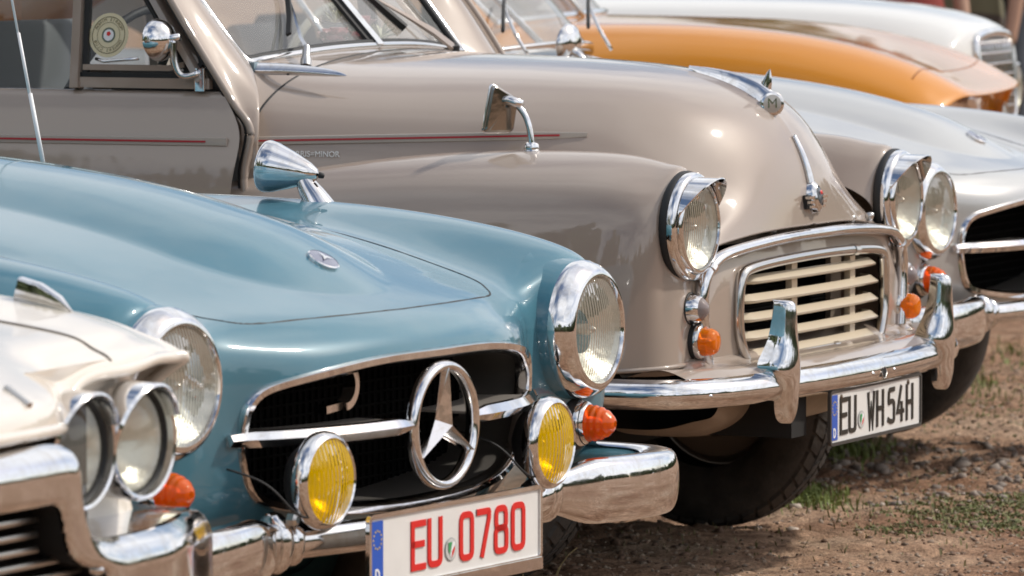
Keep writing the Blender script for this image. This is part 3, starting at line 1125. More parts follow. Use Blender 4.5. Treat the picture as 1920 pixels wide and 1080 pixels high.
        if fogs:
            cf = (.072, s * .356, .518)
            axf = norm((1, s * .03, 0))
            fb = mesh('fog_lamp', *lathe([(-.058, .004), (-.055, .028), (-.040, .052), (-.020, .067), (-.006, .073)], cf, axf, 48), BLACK, root, 0)
            mesh('fog_rim', *lathe([(-.012, .0725), (-.008, .0775), (.000, .0785), (.008, .0770), (.014, .0730), (.017, .0680), (.014, .0655)], cf, axf, 60), CHROME, fb, 60)
            mesh('fog_glass', *lathe(dome(.0668, .015, .014, 8), cf, axf, 48), YELLOW, fb, 0)
            mesh('fog_reflector', *lathe([(.013, .066), (-.002, .058), (-.022, .040), (-.036, .014), (-.038, .001)], cf, axf, 40), SILVERED, fb, 0)
            mesh('fog_bulb', *lathe([(-.038, .008), (-.012, .008), (-.006, .0005)], cf, axf, 12), STEEL, fb, 0)
            mesh('fog_stalk', *tube([(.05, s * .356, .455), (.03, s * .356, .44), (.02, s * .36, .42)], .010, 8), BLACK, fb, 0)
            mesh('lamp_nut', *lathe([(0, .011), (.012, .011), (.016, .006)], (.05, s * .40 - .02, .462), (1, 0, 0), 6), STEEL, fb, 20)
            w = bs_curve([(.03, s * .356 - .03, .50), (.075, s * .356 - .045, .468), (.075, s * .356 - .09, .478), (.05, s * .356 - .125, .52),
                          (-.01, s * .356 - .15, .545)], 30)
            mesh('lamp_cable', *tube(w, .0019, 6), BLACK, fb, 0)
    # bumper: slim centre bar, overriders, thick end bars wrapping round the corners
    yb = np.linspace(-.41, .41, 40)
    cb = np.array([(.095 - .055 * (y / .4) ** 2, y, .422) for y in yb])
    bo = mesh('bumper', *sweep(cb, [(a * 1.0, b) for a, b in circ(.021, 16, .026)], (0, 0, 1)), CHROME, root, 0)
    for s in (-1, 1):
        e = bs_curve([(.026, s * .43, .424), (.042, s * .51, .422), (.056, s * .60, .420), (.062, s * .70, .418), (.050, s * .785, .416),
                      (.010, s * .845, .414), (-.06, s * .875, .413), (-.20, s * .885, .413)], 70)
        sc_ = [.60 + .40 * float(smoothstep(0, .22, k / 69)) for k in range(70)]
        prof = rnd([(-.030, -.058), (.020, -.062), (.034, -.034), (.036, .028), (.022, .056), (-.030, .050)], .045, True, 6)
        V, F = sweep(e, [(-a * s, b) for a, b in prof], (0, 0, 1), False, sc_)
        mesh('end_bar', V, F, CHROME, bo, 50)
        # stepped collar where the slim bar meets the end bar
        for yy, rr, hw in ((.395, .027, .012), (.425, .035, .016)):
            o = np.array([(.036 - .012 * (yy > .41), s * (yy + hw * t), .423) for t in np.linspace(-1, 1, 12)])
            mesh('overrider', *sweep(o, [(a, b * 1.42) for a, b in circ(rr, 20)], (0, 0, 1), False, [1 - .16 * abs(2 * k / 11 - 1) ** 2.5 for k in range(12)]), CHROME, bo, 50)
        mesh('bumper_arm', *sweep([(.05, s * .36, .41), (-.2, s * .36, .40)], [(-.02, -.012), (.02, -.012), (.02, .012), (-.02, .012)], (0, 0, 1)), DARK, bo, 20)
    if plate:
        po = number_plate(root, .135, -.322, .343, .540, .117, 'EU*0780', RED, CHROME, {0: .006, 1: .008, 2: .008, 3: .009, 4: .011, 5: .010},
                          .0455, .080, .0105, left=.126)
        mesh('plate_strip', *sweep([(.137, -.322, .334), (.137, .218, .334)], [(-.004, -.010), (.004, -.010), (.004, .010), (-.004, .010)], (0, 0, 1)), CHROME, po, 30)
    # cowl mirror, aerial
    if detail:
        b0 = np.array((-.545, .66, .888))
        stalk = [b0 + (-.018, 0, -.014), b0 + (-.034, 0, .010), b0 + (-.050, 0, .032), b0 + (-.062, 0, .055)]
        mm = mesh('mirror', *tube(bs_curve(stalk, 14), .017, 14, False, list(np.linspace(1.8, .8, 14)), .016), CHROME, root, 0)
        axm = norm((-1, -.12, .14))
        hc = b0 + (-.068, 0, .056)
        mesh('mirror_shell', *lathe([(-.040, .0006), (-.036, .010), (-.02, .020), (.012, .033), (.040, .0425), (.045, .0445), (.060, .0475), (.066, .0460),
                                     (.068, .042), (.064, .040)], hc, axm, 48), CHROME, mm, 60)
        mesh('mirror_screw', *lathe([(.0, .006), (.008, .005), (.010, .0005)], hc + axm * -.042, axm * -1, 10), BLACK, mm, 0)
        ae = mesh('aerial', *tube([(-1.13, .62, .90), (-1.135, .62, .945)], .006, 10), CHROME, root, 0)
        V = [(-1.135, .62, .94), (-1.158, .62, 1.05)]
        mesh('aerial_mast', *tube([(-1.135, .62, .94), (-1.165, .62, 1.075)], .0042, 8), PWHITE, ae, 0)
        mesh('aerial_mast', *tube([(-1.165, .62, 1.07), (-1.190, .62, 1.185)], .0032, 8), PWHITE, ae, 0)
        mesh('aerial_mast', *tube([(-1.19, .62, 1.18), (-1.32, .62, 1.78)], .0024, 8), PWHITE, ae, 0)
    else:
        # wing mirror on a curved arm
        b0 = np.array((-.90, -.66, .900))
        arm = bs_curve([b0, b0 + (-.012, 0, .07), b0 + (-.035, 0, .135), b0 + (-.06, 0, .155)], 16)
        mm = mesh('mirror', *tube(arm, .010, 10), CHROME, root, 0)
        mesh('mirror_head', *lathe([(-.02, .002), (-.018, .03), (-.006, .050), (.004, .053), (.007, .050), (.006, .0005)], b0 + (-.075, 0, .175), norm((-1, .12, .05)), 36), CHROME, mm, 50)
    # wheels and underside
    for x in (-.70, -3.0):
        for s in (-1, 1):
            wheel(root, x, s * .70, .315, .16, .18, tread=(x > -1 and s < 0 and not detail), rim_mat=body_paint, side=s)
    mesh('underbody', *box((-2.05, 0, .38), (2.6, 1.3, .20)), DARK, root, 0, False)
    mesh('engine_bay', *box((-.55, 0, .52), (.70, .9, .34)), DARK, root, 0, False)
    # cockpit: scuttle panel, curved windscreen, wheel, seats, tail
    wsb = np.array([(-1.30 - .30 * (abs(t)) ** 2.2, t * .62, .985 + .063 * (1 - t * t) + .010) for t in np.linspace(-1, 1, 41)])
    wst = wsb + np.array([-.34, 0, .30]) * np.array([1, 1, 1])
    wst[:, 1] *= .86
    wst[:, 0] += .05
    fr = mesh('windscreen', *sweep(wsb, rnd([(-.012, -.014), (.012, -.014), (.014, .010), (-.014, .010)], .006, True), (0, 0, 1)), CHROME, root, 50)
    loop = np.vstack([wst[::-1][:1], wst])
    mesh('windscreen_frame', *tube(np.vstack([wsb[:1], wst, wsb[-1:]]), .009, 8), CHROME, fr, 0)
    G = np.stack([wsb, (wsb + wst) / 2 + [.012, 0, .006], wst])
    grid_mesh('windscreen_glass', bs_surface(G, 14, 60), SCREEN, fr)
    for y in (-.30, .22):
        xb = -1.27 - .02
        mesh('wiper', *tube([(xb + .03, y, 1.04), (xb - .015, y + .02, 1.095), (xb - .07, y + .07, 1.16)], .005, 6), CHROME, fr, 0)
        mesh('wiper_blade', *tube([(xb - .005, y - .07, 1.10), (xb - .07, y + .07, 1.165), (xb - .10, y + .14, 1.195)], .005, 6), BLACK, fr, 0)
    sg = np.array([[(x - .10 * abs(y) ** 2, y, z - .16 * (abs(y) / .7) ** 2.4) for y in np.linspace(-.68, .68, 11)] for x, z in ((-1.22, 1.000), (-1.34, 1.040), (-1.52, 1.040), (-1.64, .97))])
    grid_mesh('scuttle', bs_surface(sg, 20, 30), body_paint, root)
    mesh('dashboard', *box((-1.70, 0, .93), (.06, 1.25, .16)), BLACK, root, 0, False)
    mesh('steering_wheel', *tube([(-1.86 + .06 * math.sin(a), -.33 * 1 + .19 * math.cos(a), .97 + .19 * math.sin(a)) for a in np.linspace(0, 2 * math.pi, 40, endpoint=False)],
                                 .011, 8, True), mat('ivory_wheel', (.62, .57, .46), rough=.3), root, 0)
    for s in (-1, 1):
        sb = np.array([[(x + .02 * math.cos(3 * y), s * .34 + y, z) for y in np.linspace(-.24, .24, 6)] for x, z in
                       ((-2.0, .45), (-2.25, .50), (-2.38, .70), (-2.46, .92), (-2.52, .93), (-2.56, .70), (-2.5, .45))])
        grid_mesh('seat', bs_surface(sb, 24, 12), mat('seat_hide', (.16, .07, .05), rough=.5), root)
    for s in (-1, 1):
        sd = np.array([[(x, s * y, z) for y, z in ((.70, zt), (.80, zt - .02), (.855, zt - .14), (.872, .60), (.86, .32))]
                       for x, zt in ((-1.45, .905), (-1.9, .89), (-2.4, .88), (-2.9, .90), (-3.4, .86), (-3.75, .76))])
        grid_mesh('flank', bs_surface(sd, 40, 24), body_paint, root)
    tl = np.array([[(x, y, z - .05 * (y / .7) ** 2) for y in np.linspace(-.72, .72, 7)] for x, z in
                   ((-2.6, .93), (-2.9, .95), (-3.3, .92), (-3.65, .83), (-3.82, .66), (-3.8, .42))])
    grid_mesh('boot_lid', bs_surface(tl, 40, 30), body_paint, root)
    return root


BLUE_PAINT = paint('pale_blue_paint', (.050, .172, .232), metal=.04, rough=.38, coat_ior=1.56)
SILVER_PAINT = paint('silver_paint', (.43, .43, .42), metal=.45, rough=.36, dust=.06)
blue_car = build_roadster('blue_car', (-.18, 8.9, 0), math.radians(60 - 90),
                          'pale blue convertible with two yellow fog lamps and red plate lettering', BLUE_PAINT, True, True, True)
silver_car = build_roadster('silver_car', (1.305, 13.78, 0), math.radians(64.5 - 90),
                            'silver convertible half hidden behind the beige saloon', SILVER_PAINT, False, False, False)

# ------------------------------------------------------------------ beige saloon
BEIGE = paint('beige_paint', (.335, .270, .222), rough=.40, dust=.10, coat_ior=1.62)
BEIGE_DULL = mat('dusty_beige_paint', (.30, .24, .185), rough=.5, coat=.3, coat_rough=.2, var=.2, vscale=9)
CREAM = mat('cream_slat_paint', (.56, .475, .35), rough=.35, coat=.5, coat_rough=.1)
STRIP = mat('polished_trim', (.62, .60, .57), rough=.16, metal=1.0)
REDLINE = mat('red_pinstripe', (.42, .02, .03), rough=.4)
saloon = empty('beige_saloon', (.62, 11.78, 0), math.radians(64.5 - 90), 'beige saloon with round headlamps under chrome peaks and cream grille slats',
               'car', 'classic cars parked side by side in a row')


def mirror_rows(rows):
    h = np.array(rows, float)                     # rows x cols x (X, Y, Z), Y >= 0 from centre to side
    neg = h[:, 1:][:, ::-1].copy()
    neg[..., 1] *= -1
    return np.concatenate([neg, h], axis=1)


# bonnet: rows from the scuttle to the lower front edge
bon = [
    [(-.955, 0, 1.100), (-.957, .22, 1.092), (-.965, .42, 1.066), (-.985, .565, 1.01), (-1.0, .64, .925), (-1.0, .668, .82)],
    [(-.80, 0, 1.094), (-.80, .20, 1.086), (-.80, .385, 1.058), (-.80, .52, .998), (-.80, .59, .915), (-.80, .62, .82)],
    [(-.55, 0, 1.087), (-.55, .18, 1.079), (-.55, .345, 1.051), (-.55, .465, .987), (-.55, .535, .905), (-.55, .565, .81)],
    [(-.32, 0, 1.070), (-.32, .165, 1.062), (-.32, .31, 1.034), (-.32, .42, .967), (-.32, .485, .885), (-.32, .515, .79)],
    [(-.165, 0, 1.036), (-.17, .15, 1.027), (-.175, .28, .995), (-.185, .38, .932), (-.19, .445, .86), (-.20, .48, .77)],
    [(-.063, 0, .978), (-.070, .14, .966), (-.085, .255, .933), (-.10, .345, .878), (-.11, .412, .822), (-.12, .46, .75)],
    [(-.002, 0, .888), (-.008, .13, .878), (-.024, .237, .852), (-.042, .325, .811), (-.055, .40, .772), (-.065, .46, .73)],
    [(.022, 0, .805), (.016, .13, .803), (.004, .24, .792), (-.008, .33, .770), (-.020, .41, .747), (-.030, .465, .720)],
    [(.031, 0, .739), (.026, .13, .738), (.017, .25, .734), (.008, .34, .727), (-.002, .42, .718), (-.009, .468, .708)],
]
BON = bs_surface(mirror_rows(bon), 240, 200)
ridge = np.exp(-(BON[..., 1] / .012) ** 2) * smoothstep(-.75, -.2, BON[..., 0]) * .0022
BON[..., 2] += ridge
bonnet = grid_mesh('bonnet', BON, BEIGE, saloon)
edge_loop = BON[-1]
mesh('bonnet_lip', *tube(edge_loop + [-.004, 0, -.001], .0045, 8), BEIGE, bonnet, 0)
mesh('bonnet_seal', *tube(BON[0, 18:-18] + [-.003, 0, -.001], .0032, 6), BLACK, bonnet, 0)


def bon_side(x, z, s):
    """Y of the bonnet flank"""
    V = BON.reshape(-1, 3)
    V = V[V[:, 1] * s > .25]
    d = (V[:, 0] - x) ** 2 + (V[:, 2] - z) ** 2
    k = np.argpartition(d, 6)[:6]
    w = 1 / (d[k] + 1e-7)
    return float((V[k, 1] * w).sum() / w.sum())


bon_z = height_fn(BON)
bon_x = surf_fn(BON, lambda v: v[:, 0] > -.3)

# front wings
wing = [
    [(-1.30, .700, .80), (-1.30, .722, .80), (-1.30, .742, .79), (-1.30, .757, .76), (-1.30, .768, .66), (-1.30, .772, .42)],
    [(-1.02, .655, .828), (-1.02, .680, .835), (-1.02, .700, .830), (-1.02, .740, .79), (-1.02, .768, .68), (-1.02, .775, .43)],
    [(-.82, .600, .850), (-.82, .628, .868), (-.82, .660, .866), (-.82, .718, .825), (-.82, .766, .71), (-.82, .778, .44)],
    [(-.57, .535, .860), (-.57, .568, .894), (-.57, .610, .898), (-.57, .692, .860), (-.57, .760, .745), (-.57, .778, .45)],
    [(-.33, .475, .845), (-.33, .525, .898), (-.33, .585, .908), (-.33, .678, .866), (-.33, .750, .752), (-.33, .774, .46)],
    [(-.15, .450, .815), (-.15, .512, .888), (-.15, .582, .903), (-.15, .667, .862), (-.15, .735, .757), (-.15, .762, .468)],
    [(-.060, .450, .785), (-.060, .512, .864), (-.060, .582, .886), (-.060, .658, .845), (-.065, .720, .752), (-.080, .742, .472)],
    [(-.022, .465, .75), (-.016, .52, .835), (-.014, .582, .866), (-.018, .648, .825), (-.030, .700, .72), (-.043, .718, .474)],
    [(-.030, .49, .705), (-.025, .53, .745), (-.022, .582, .76), (-.022, .635, .735), (-.022, .675, .68), (-.016, .685, .476)],
    [(-.022, .50, .66), (-.015, .535, .68), (-.010, .575, .69), (-.008, .61, .67), (-.006, .640, .63), (-.002, .640, .478)],
    [(-.020, .50, .61), (-.012, .53, .62), (-.006, .56, .625), (-.003, .585, .61), (-.001, .600, .58), (.001, .592, .480)],
    [(-.020, .50, .55), (-.012, .52, .555), (-.008, .535, .56), (-.005, .55, .55), (-.002, .56, .54), (.000, .552, .482)],
]
for s in (-1, 1):
    G = np.array(wing, float)
    G[..., 1] *= s
    W = bs_surface(G, 200, 120)
    wo = grid_mesh('front_wing', W, BEIGE, saloon)
    mesh('wing_edge', *tube(W[60:, -1], .005, 8), BEIGE, wo, 0)

# front panel with the grille opening, the bright arch over it
gout = [(-.41, .585), (-.400, .640), (-.355, .662), (-.20, .671), (0, .674), (.20, .671), (.355, .662), (.400, .640), (.41, .585), (.405, .520),
        (.375, .474), (.32, .463), (0, .468), (-.32, .463), (-.375, .474), (-.405, .520)]
gout = closed_curve(np.array(gout), 140)


def panel_x(y):
    return .040 - .029 * (abs(y) / .55) ** 2.2


pan = np.array([[(panel_x(y) - .010 * smoothstep(.66, .76, z), y, z) for y in np.linspace(-.585, .585, 190)] for z in np.linspace(.455, .752, 70)])
top_z = .722 - .030 * (np.abs(pan[..., 1]) / .5) ** 2 - .10 * smoothstep(.46, .60, np.abs(pan[..., 1]))
pan[..., 2] = .455 + (pan[..., 2] - .455) * (top_z - .455) / (.752 - .455)
panS, ins = snap_split(pan, (1, 2), [tuple(p) for p in gout])
part_of_grid('front_panel', panS, ~ins, BEIGE, saloon)
arch = bs_curve([(.540, .472), (.556, .560), (.560, .618), (.543, .660), (.505, .685), (.44, .700), (.30, .711), (.15, .717), (0, .718)], 60)
arch = np.vstack([arch * [-1, 1], arch[::-1][1:]])
apath = np.array([(panel_x(p[0]) + .004, p[0], p[1]) for p in arch])
ao = mesh('grille_arch', *sweep(apath, circ(.0120, 14, .0145), (1, 0, 0)), CHROME, saloon, 0)
for s in (-1, 1):
    k = int(len(apath) * (.5 + s * .29))
    mesh('arch_joint', *sweep(apath[k:k + 3], circ(.0140, 14, .018), (1, 0, 0)), CHROME, ao, 30)
gpath = np.array([(panel_x(p[0]) + .006, p[0], p[1]) for p in gout])
go = mesh('grille', *sweep(gpath, circ(.0115, 12, .0125), (1, 0, 0), True), STRIP, saloon, 0)
for yy, zz in ((.20, .671), (.08, .467)):
    k = int(np.argmin((gpath[:, 1] - yy) ** 2 + (gpath[:, 2] - zz) ** 2))
    mesh('frame_clip', *sweep(gpath[k - 1:k + 2], circ(.0135, 12, .0145), (1, 0, 0)), STRIP, go, 30)
# five horizontal slats, two uprights
for k, z in enumerate((.638, .598, .559, .520, .482)):
    hw = .392 if k in (1, 2, 3) else (.375 if k == 0 else .365)
    ys = np.linspace(-hw, hw, 50)
    sp = np.array([(panel_x(y) + .004 - .040 * smoothstep(hw - .05, hw, abs(y)), y, z) for y in ys])
    prof = [(-.004, .024), (.009, .002), (.004, -.005), (-.006, -.004), (-.012, .003), (-.008, .021)]
    V, F = sweep(sp, [(-b * .8 + .010, a) for a, b in prof], (0, 0, 1))
    # sweep side runs along -X here: the slat leans back and down from its front lip
    mesh('slat', V, F, CREAM, go, 50)
for y, w in ((-.115, .030), (.215, .028)):
    mesh('upright', *sweep([(.030, y, .46), (.030, y, .672)], [(-w / 2, -.010), (w / 2, -.010), (w / 2, .004), (-w / 2, .004)], (1, 0, 0)), CREAM, go, 20)
mesh('upright', *sweep([(-.05, .31, .46), (-.05, .31, .672)], [(-.03, -.006), (.03, -.006), (.03, .006), (-.03, .006)], (1, 0, 0)), BEIGE_DULL, go, 20)
rad = MB()
rad.add(box((-.115, 0, .565), (.02, .90, .24)))
for k in range(30):
    rad.add(box((-.103, 0, .455 + k * .0073), (.004, .86, .0030)))
rad.build('radiator', RADIATOR, go, 0, False)
mesh('slam_panel', *box((-.06, 0, .722), (.10, .86, .02)), mat('dusty_inner_panel', (.10, .07, .045), rough=.8, var=.5, vscale=30), saloon, 0, False)
deb = MB()
rng = random.Random(5)
for k in range(26):
    y = rng.uniform(-.02, .14)
    a = rng.uniform(0, 6.28)
    deb.add(tube([(.012, y, .735), (.016 + .004 * math.cos(a), y + .012 * math.cos(a), .741 + .006 * rng.random())], .0014, 5))
o = deb.build('dry_twigs', mat('dry_twig', (.22, .12, .06), rough=.9), saloon, 0)
o['kind'] = 'stuff'
for y in (-.17, .27, .38):
    mesh('stop_rubber', *lathe([(-.01, .010), (.0, .011), (.008, .009), (.010, .001)], (.006, y, .733), (.3, 0, 1), 12), STEEL, saloon, 0)

# headlamps with peaks
for s in (-1, 1):
    c = (-.005, s * .582, .760)
    ax = norm((1, s * .02, .0))
    h = mesh('headlight', *lathe([(-.006, .1110), (.002, .1125), (.010, .1120), (.0155, .1085), (.0165, .1035), (.018, .0985), (.0235, .0970), (.027, .0930), (.027, .0890), (.022, .0872)], c, ax, 72), CHROME, saloon, 50)
    mesh('rim_gasket', *lathe([(-.022, .106), (-.015, .1145), (-.006, .1152), (-.001, .1125)], c, ax, 64), BLACK, h, 0)
    mesh('headlight_glass', *lathe([(.021, .0872)] + dome(.0870, .013, .0235, 10), c, ax, 64), LENS, h, 0)
    mesh('reflector', *lathe([(.021, .086), (.006, .075), (-.01, .052), (-.03, .028), (-.034, .006)], c, ax, 48), SILVERED, h, 0)
    mesh('bulb', *lathe([(-.034, .009), (.0, .010), (.012, .006), (.016, .0005)], c, ax, 14), STEEL, h, 0)
    V, F = [], []
    N = 31
    for k in range(N):
        a = math.radians(-88 + 176 * k / (N - 1))
        ca, sa = math.cos(a), math.sin(a)
        reach = .018 + .052 * max(0, (ca - .30) / .70) ** 1.0
        for x, r in ((.0165, .1030), (reach, .0985 + .004 * ca), (reach + .001, .0960 + .004 * ca), (.018, .1000)):
            V.append((c[0] + x, c[1] + r * sa, c[2] + r * ca))
    for k in range(N - 1):
        for j in range(4):
            F.append((k * 4 + j, (k + 1) * 4 + j, (k + 1) * 4 + (j + 1) % 4, k * 4 + (j + 1) % 4))
    F += [(0, 1, 2, 3), tuple((N - 1) * 4 + j for j in (3, 2, 1, 0))]
    mesh('headlight_peak', V, F, CHROME, h, 40)
    # side lamp and indicator
    ci = (-.004, s * .586, .592)
    sl = mesh('side_lamp', *lathe([(-.012, .0335), (.004, .0335), (.006, .031)], ci, (1, 0, 0), 36), BLACK, saloon, 40)
    mesh('side_lamp_ring', *lathe([(.004, .032), (.016, .0305), (.026, .0255), (.029, .0235)], ci, (1, 0, 0), 36), CHROME, sl, 0)
    mesh('side_lamp_lens', *lathe(dome(.0245, .018, .026, 8), ci, (1, 0, 0), 32), SIDELENS, sl, 0)
    ci = (.004, s * .567, .523)
    il = mesh('indicator', *lathe([(-.012, .038), (.006, .038), (.008, .034)], ci, (1, 0, 0), 36), BLACK, saloon, 40)
    mesh('indicator_ring', *lathe([(.006, .0365), (.013, .0355), (.017, .031), (.016, .0285)], ci, (1, 0, 0), 36), STRIP, il, 0)
    pr = [(.014, .0290), (.022, .0290), (.0245, .0278), (.0275, .0288), (.030, .0276), (.033, .0284), (.0355, .027), (.040, .0255), (.046, .021), (.0485, .012), (.049, .0005)]
    mesh('indicator_lens', *lathe(pr, ci, (1, 0, 0), 36), ORANGE_LENS, il, 0)
    mesh('indicator_bulb', *lathe([(.0, .026), (.010, .024), (.012, .008), (.030, .008), (.034, .0005)], ci, (1, 0, 0), 20), SILVERED, il, 0)

# bumper, overriders, apron and splash pan
bh = bs_curve([(.180, 0), (.177, .15), (.168, .30), (.150, .45), (.120, .60), (.080, .705), (.015, .775), (-.10, .795)], 60)
bpth = np.vstack([bh[::-1] * [1, -1], bh[1:]])
bpath = np.array([(p[0], p[1], .427) for p in bpth])
prof = [(-.014, -.030), (-.003, -.0285), (.007, -.019), (.012, -.004), (.011, .008), (.005, .019), (-.006, .027), (-.022, .031), (-.022, .027), (-.008, .022), (0, .014),
        (.005, .005), (.005, -.005), (0, -.018), (-.012, -.026)]
V, F = sweep(bpath, [(-a, b) for a, b in prof], (0, 0, 1))
bo = mesh('bumper', V, F, CHROME, saloon, 60)


def bump_x(y):
    return float(np.interp(y, bpth[:, 1], bpth[:, 0]))


for y in (-.70, -.055 - .0, .067, ):
    mesh('bumper_bolt', *lathe(dome(.0075, .007, .008, 5), (bump_x(y) + .0, y, .424), (1, 0, 0), 16), CHROME, bo, 0)
mesh('crank_hole', *lathe([(.0125, .0135), (.0132, .0130), (.0128, .0001)], (bump_x(.004), .004, .422), (1, 0, 0), 6), DARK, bo, 10)
mesh('crank_hole_rim', *tube([(bump_x(.004) + .0128, .004 + .0138 * math.cos(a), .422 + .0138 * math.sin(a)) for a in np.arange(6) * math.pi / 3], .0014, 6, True), STEEL, bo, 0)
for s in (-1, 1):
    y0 = s * .447
    rows = [(.038, .606, .013, .022), (.054, .603, .017, .034), (.062, .592, .0195, .040), (.065, .560, .022, .048), (.067, .520, .027, .057),
            (.070, .488, .038, .072), (.071, .464, .044, .076), (.070, .444, .038, .054), (.069, .425, .0285, .044), (.068, .400, .026, .042),
            (.065, .376, .022, .040), (.058, .356, .014, .030), (.051, .350, .006, .016)]
    base = .090
    Vg = []
    for (xf, z, w, d) in rows:
        x1 = base + xf + .022
        x0 = x1 - d
        ring = [(x0 + (x1 - x0) * math.cos(a) ** .62, w * math.sin(a)) for a in np.linspace(-math.pi / 2 + 1e-4, math.pi / 2 - 1e-4, 22)]
        Vg.append([(p[0], y0 + p[1], z) for p in ring])
    Vg = bs_surface(np.array(Vg), 60, 22, 1)
    V = list(map(tuple, Vg.reshape(-1, 3)))
    F = [tuple(q) for q in grid_faces(60, 22)] + [tuple(k * 22 for k in range(60)) + tuple(k * 22 + 21 for k in reversed(range(60)))]
    F += [tuple(range(22)), tuple(59 * 22 + k for k in reversed(range(22)))]
    mesh('overrider', V, F, CHROME, saloon, 60)
ap = []
for y in np.linspace(-.72, .72, 49):
    x1 = bump_x(y) - .012
    x0 = panel_x(min(abs(y), .56)) - .12 * smoothstep(.60, .74, abs(y)) + .004
    ap.append([(x0 - .05, y, .500), (x0 - .004, y, .486), (x0 + .008, y, .476), (x0 + (x1 - x0) * .35, y, .470), (x0 + (x1 - x0) * .6, y, .474), (x0 + (x1 - x0) * .8, y, .466), (x1, y, .452)])
ap = np.array(ap).transpose(1, 0, 2)
cut = np.abs(ap[..., 1]) > .60
ap[..., 2] -= .020 * smoothstep(.58, .66, np.abs(ap[..., 1])) * (np.arange(7)[:, None] < 3)
grid_mesh('bumper_apron', bs_surface(ap, 30, 120, 2), BEIGE, saloon)
sp = []
for y in np.linspace(-.50, .50, 41):
    x0 = .060 - .03 * (abs(y) / .5) ** 2
    dz = .030 * (abs(y) / .5) ** 6
    sp.append([(x0 + .02, y, .43), (x0, y, .395), (x0 - .012, y, .370), (x0 - .03, y, .345 + dz * .4), (x0 - .07, y, .318 + dz), (x0 - .14, y, .30 + dz), (x0 - .25, y, .30 + dz)])
spn = grid_mesh('splash_pan', bs_surface(np.array(sp).transpose(1, 0, 2), 30, 90, 2), BEIGE_DULL, saloon)
for s in (-1, 1):
    mesh('bumper_bracket', *sweep([(.13, s * .36, .415), (.0, s * .36, .405)], [(-.03, -.008), (.03, -.008), (.03, .008), (-.03, .008)], (0, 0, 1)), DARK, bo, 20)
# number plate hung below the bumper
number_plate(saloon, .172, -.252, .288, .520, .111, 'EU*WH54H', INK, mat('plate_edge_black', (.05, .045, .04), rough=.5),
             {0: .006, 1: .010, 2: .016, 3: .008, 4: .022, 5: .010, 6: .012}, .0430, .079, .0100, left=.054)
for y, z in ((-.190, .384), (.195, .386)):
    mesh('plate_screw', *lathe([(0, .007), (.004, .006), (.005, .0005)], (.170, y, z), (1, 0, 0), 10), mat('rusty_screw', (.09, .055, .03), rough=.7), saloon, 0)

# bonnet furniture: centre flash, ornament, badge
spear = []
for t in np.linspace(0, 1, 24):
    z = .925 - .105 * t
    spear.append((bon_x(0, z) + .003, 0, z))
spear = np.array(spear)
for _ in range(3):
    spear[1:-1] = (spear[:-2] + spear[1:-1] * 2 + spear[2:]) / 4
so = mesh('bonnet_flash', *sweep(spear, circ(.0085, 12, .008), (1, 0, 0), False, [.75 + .5 * (k / 23) for k in range(24)]), CHROME, saloon, 0)
bz = .795
bxx = bon_x(0, bz) + .007
bd = mesh('bonnet_badge', *lathe([(-.012, .024), (.006, .023), (.011, .019), (.014, .0155)], (bxx, 0, bz), (1, 0, .25), 36, 1.45), CHROME, saloon, 40)
mesh('badge_shield', *lathe([(.013, .0155), (.0155, .012), (.016, .0005)], (bxx, 0, bz), (1, 0, .25), 30, 1.35), mat('badge_dark', (.05, .06, .07), rough=.25, coat=.5), bd, 0)
mesh('badge_red', *lathe([(.016, .0055), (.018, .004), (.0185, .0003)], (bxx + .001, 0, bz + .006), (1, 0, .25), 5), RED, bd, 0)
mesh('badge_back', *box((bxx - .002, 0, bz - .010), (.010, .092, .030)), BLACK, bd, 20)
for s in (-1, 1):
    for k in range(3):
        mesh('badge_wing', *box((bxx + .006, s * (.034 - .0035 * k), bz + .000 - .0100 * k), (.010, .034 - .005 * k, .0060)), CHROME, bd, 20)
orn = []
for t in np.linspace(0, 1, 30):
    x = -.262 + .205 * t
    zz = bon_z(x, 0)
    orn.append([(x, y * (.004 + .020 * t ** .8), zz - .006 + (.016 + .030 * t ** 1.1 - 0) * max(0, 1 - abs(y) ** 2.2)) for y in np.linspace(-1, 1, 15)])
orn = np.array(orn)
V = list(map(tuple, orn.reshape(-1, 3)))
F = [tuple(q) for q in grid_faces(30, 15)] + [tuple(29 * 15 + k for k in range(15))]
oo = mesh('bonnet_ornament', V, F, CHROME, saloon, 0)
oz = bon_z(-.060, 0) + .010
oc = (-.060, -.020, oz + .008)
mesh('ornament_roundel', *lathe([(-.016, .020), (-.008, .0255), (.004, .0265), (.0065, .0235), (.0062, .0005)], oc, norm((.55, -.80, .05)), 36), CHROME, oo, 50)
mesh('ornament_face', *lathe([(.0068, .0195), (.0075, .0005)], oc, norm((.55, -.80, .05)), 30), STEEL, oo, 0)
v, f = text_mesh('M', .030, .0006)
axn = norm((.55, -.80, .05))
sn = norm(np.cross((0, 0, 1), axn))
un = np.cross(axn, sn)
mesh('ornament_letter', [np.array(oc) + axn * .0086 + sn * p[0] + un * p[1] + axn * p[2] for p in v], f, CHROME, oo, 0, False)
fin = []
for z, w in ((0, .014), (.012, .0125), (.024, .009), (.036, .0045), (.044, .0008)):
    fin.append([(-.085 + .012 * z / .044 + w * 1.1 * math.cos(a), w * .32 * math.sin(a), bon_z(-.085, 0) + .026 + z) for a in np.linspace(0, 2 * math.pi, 12, endpoint=False)])
fin = np.array(fin)
grid_mesh('ornament_fin', fin, CHROME, oo, True)

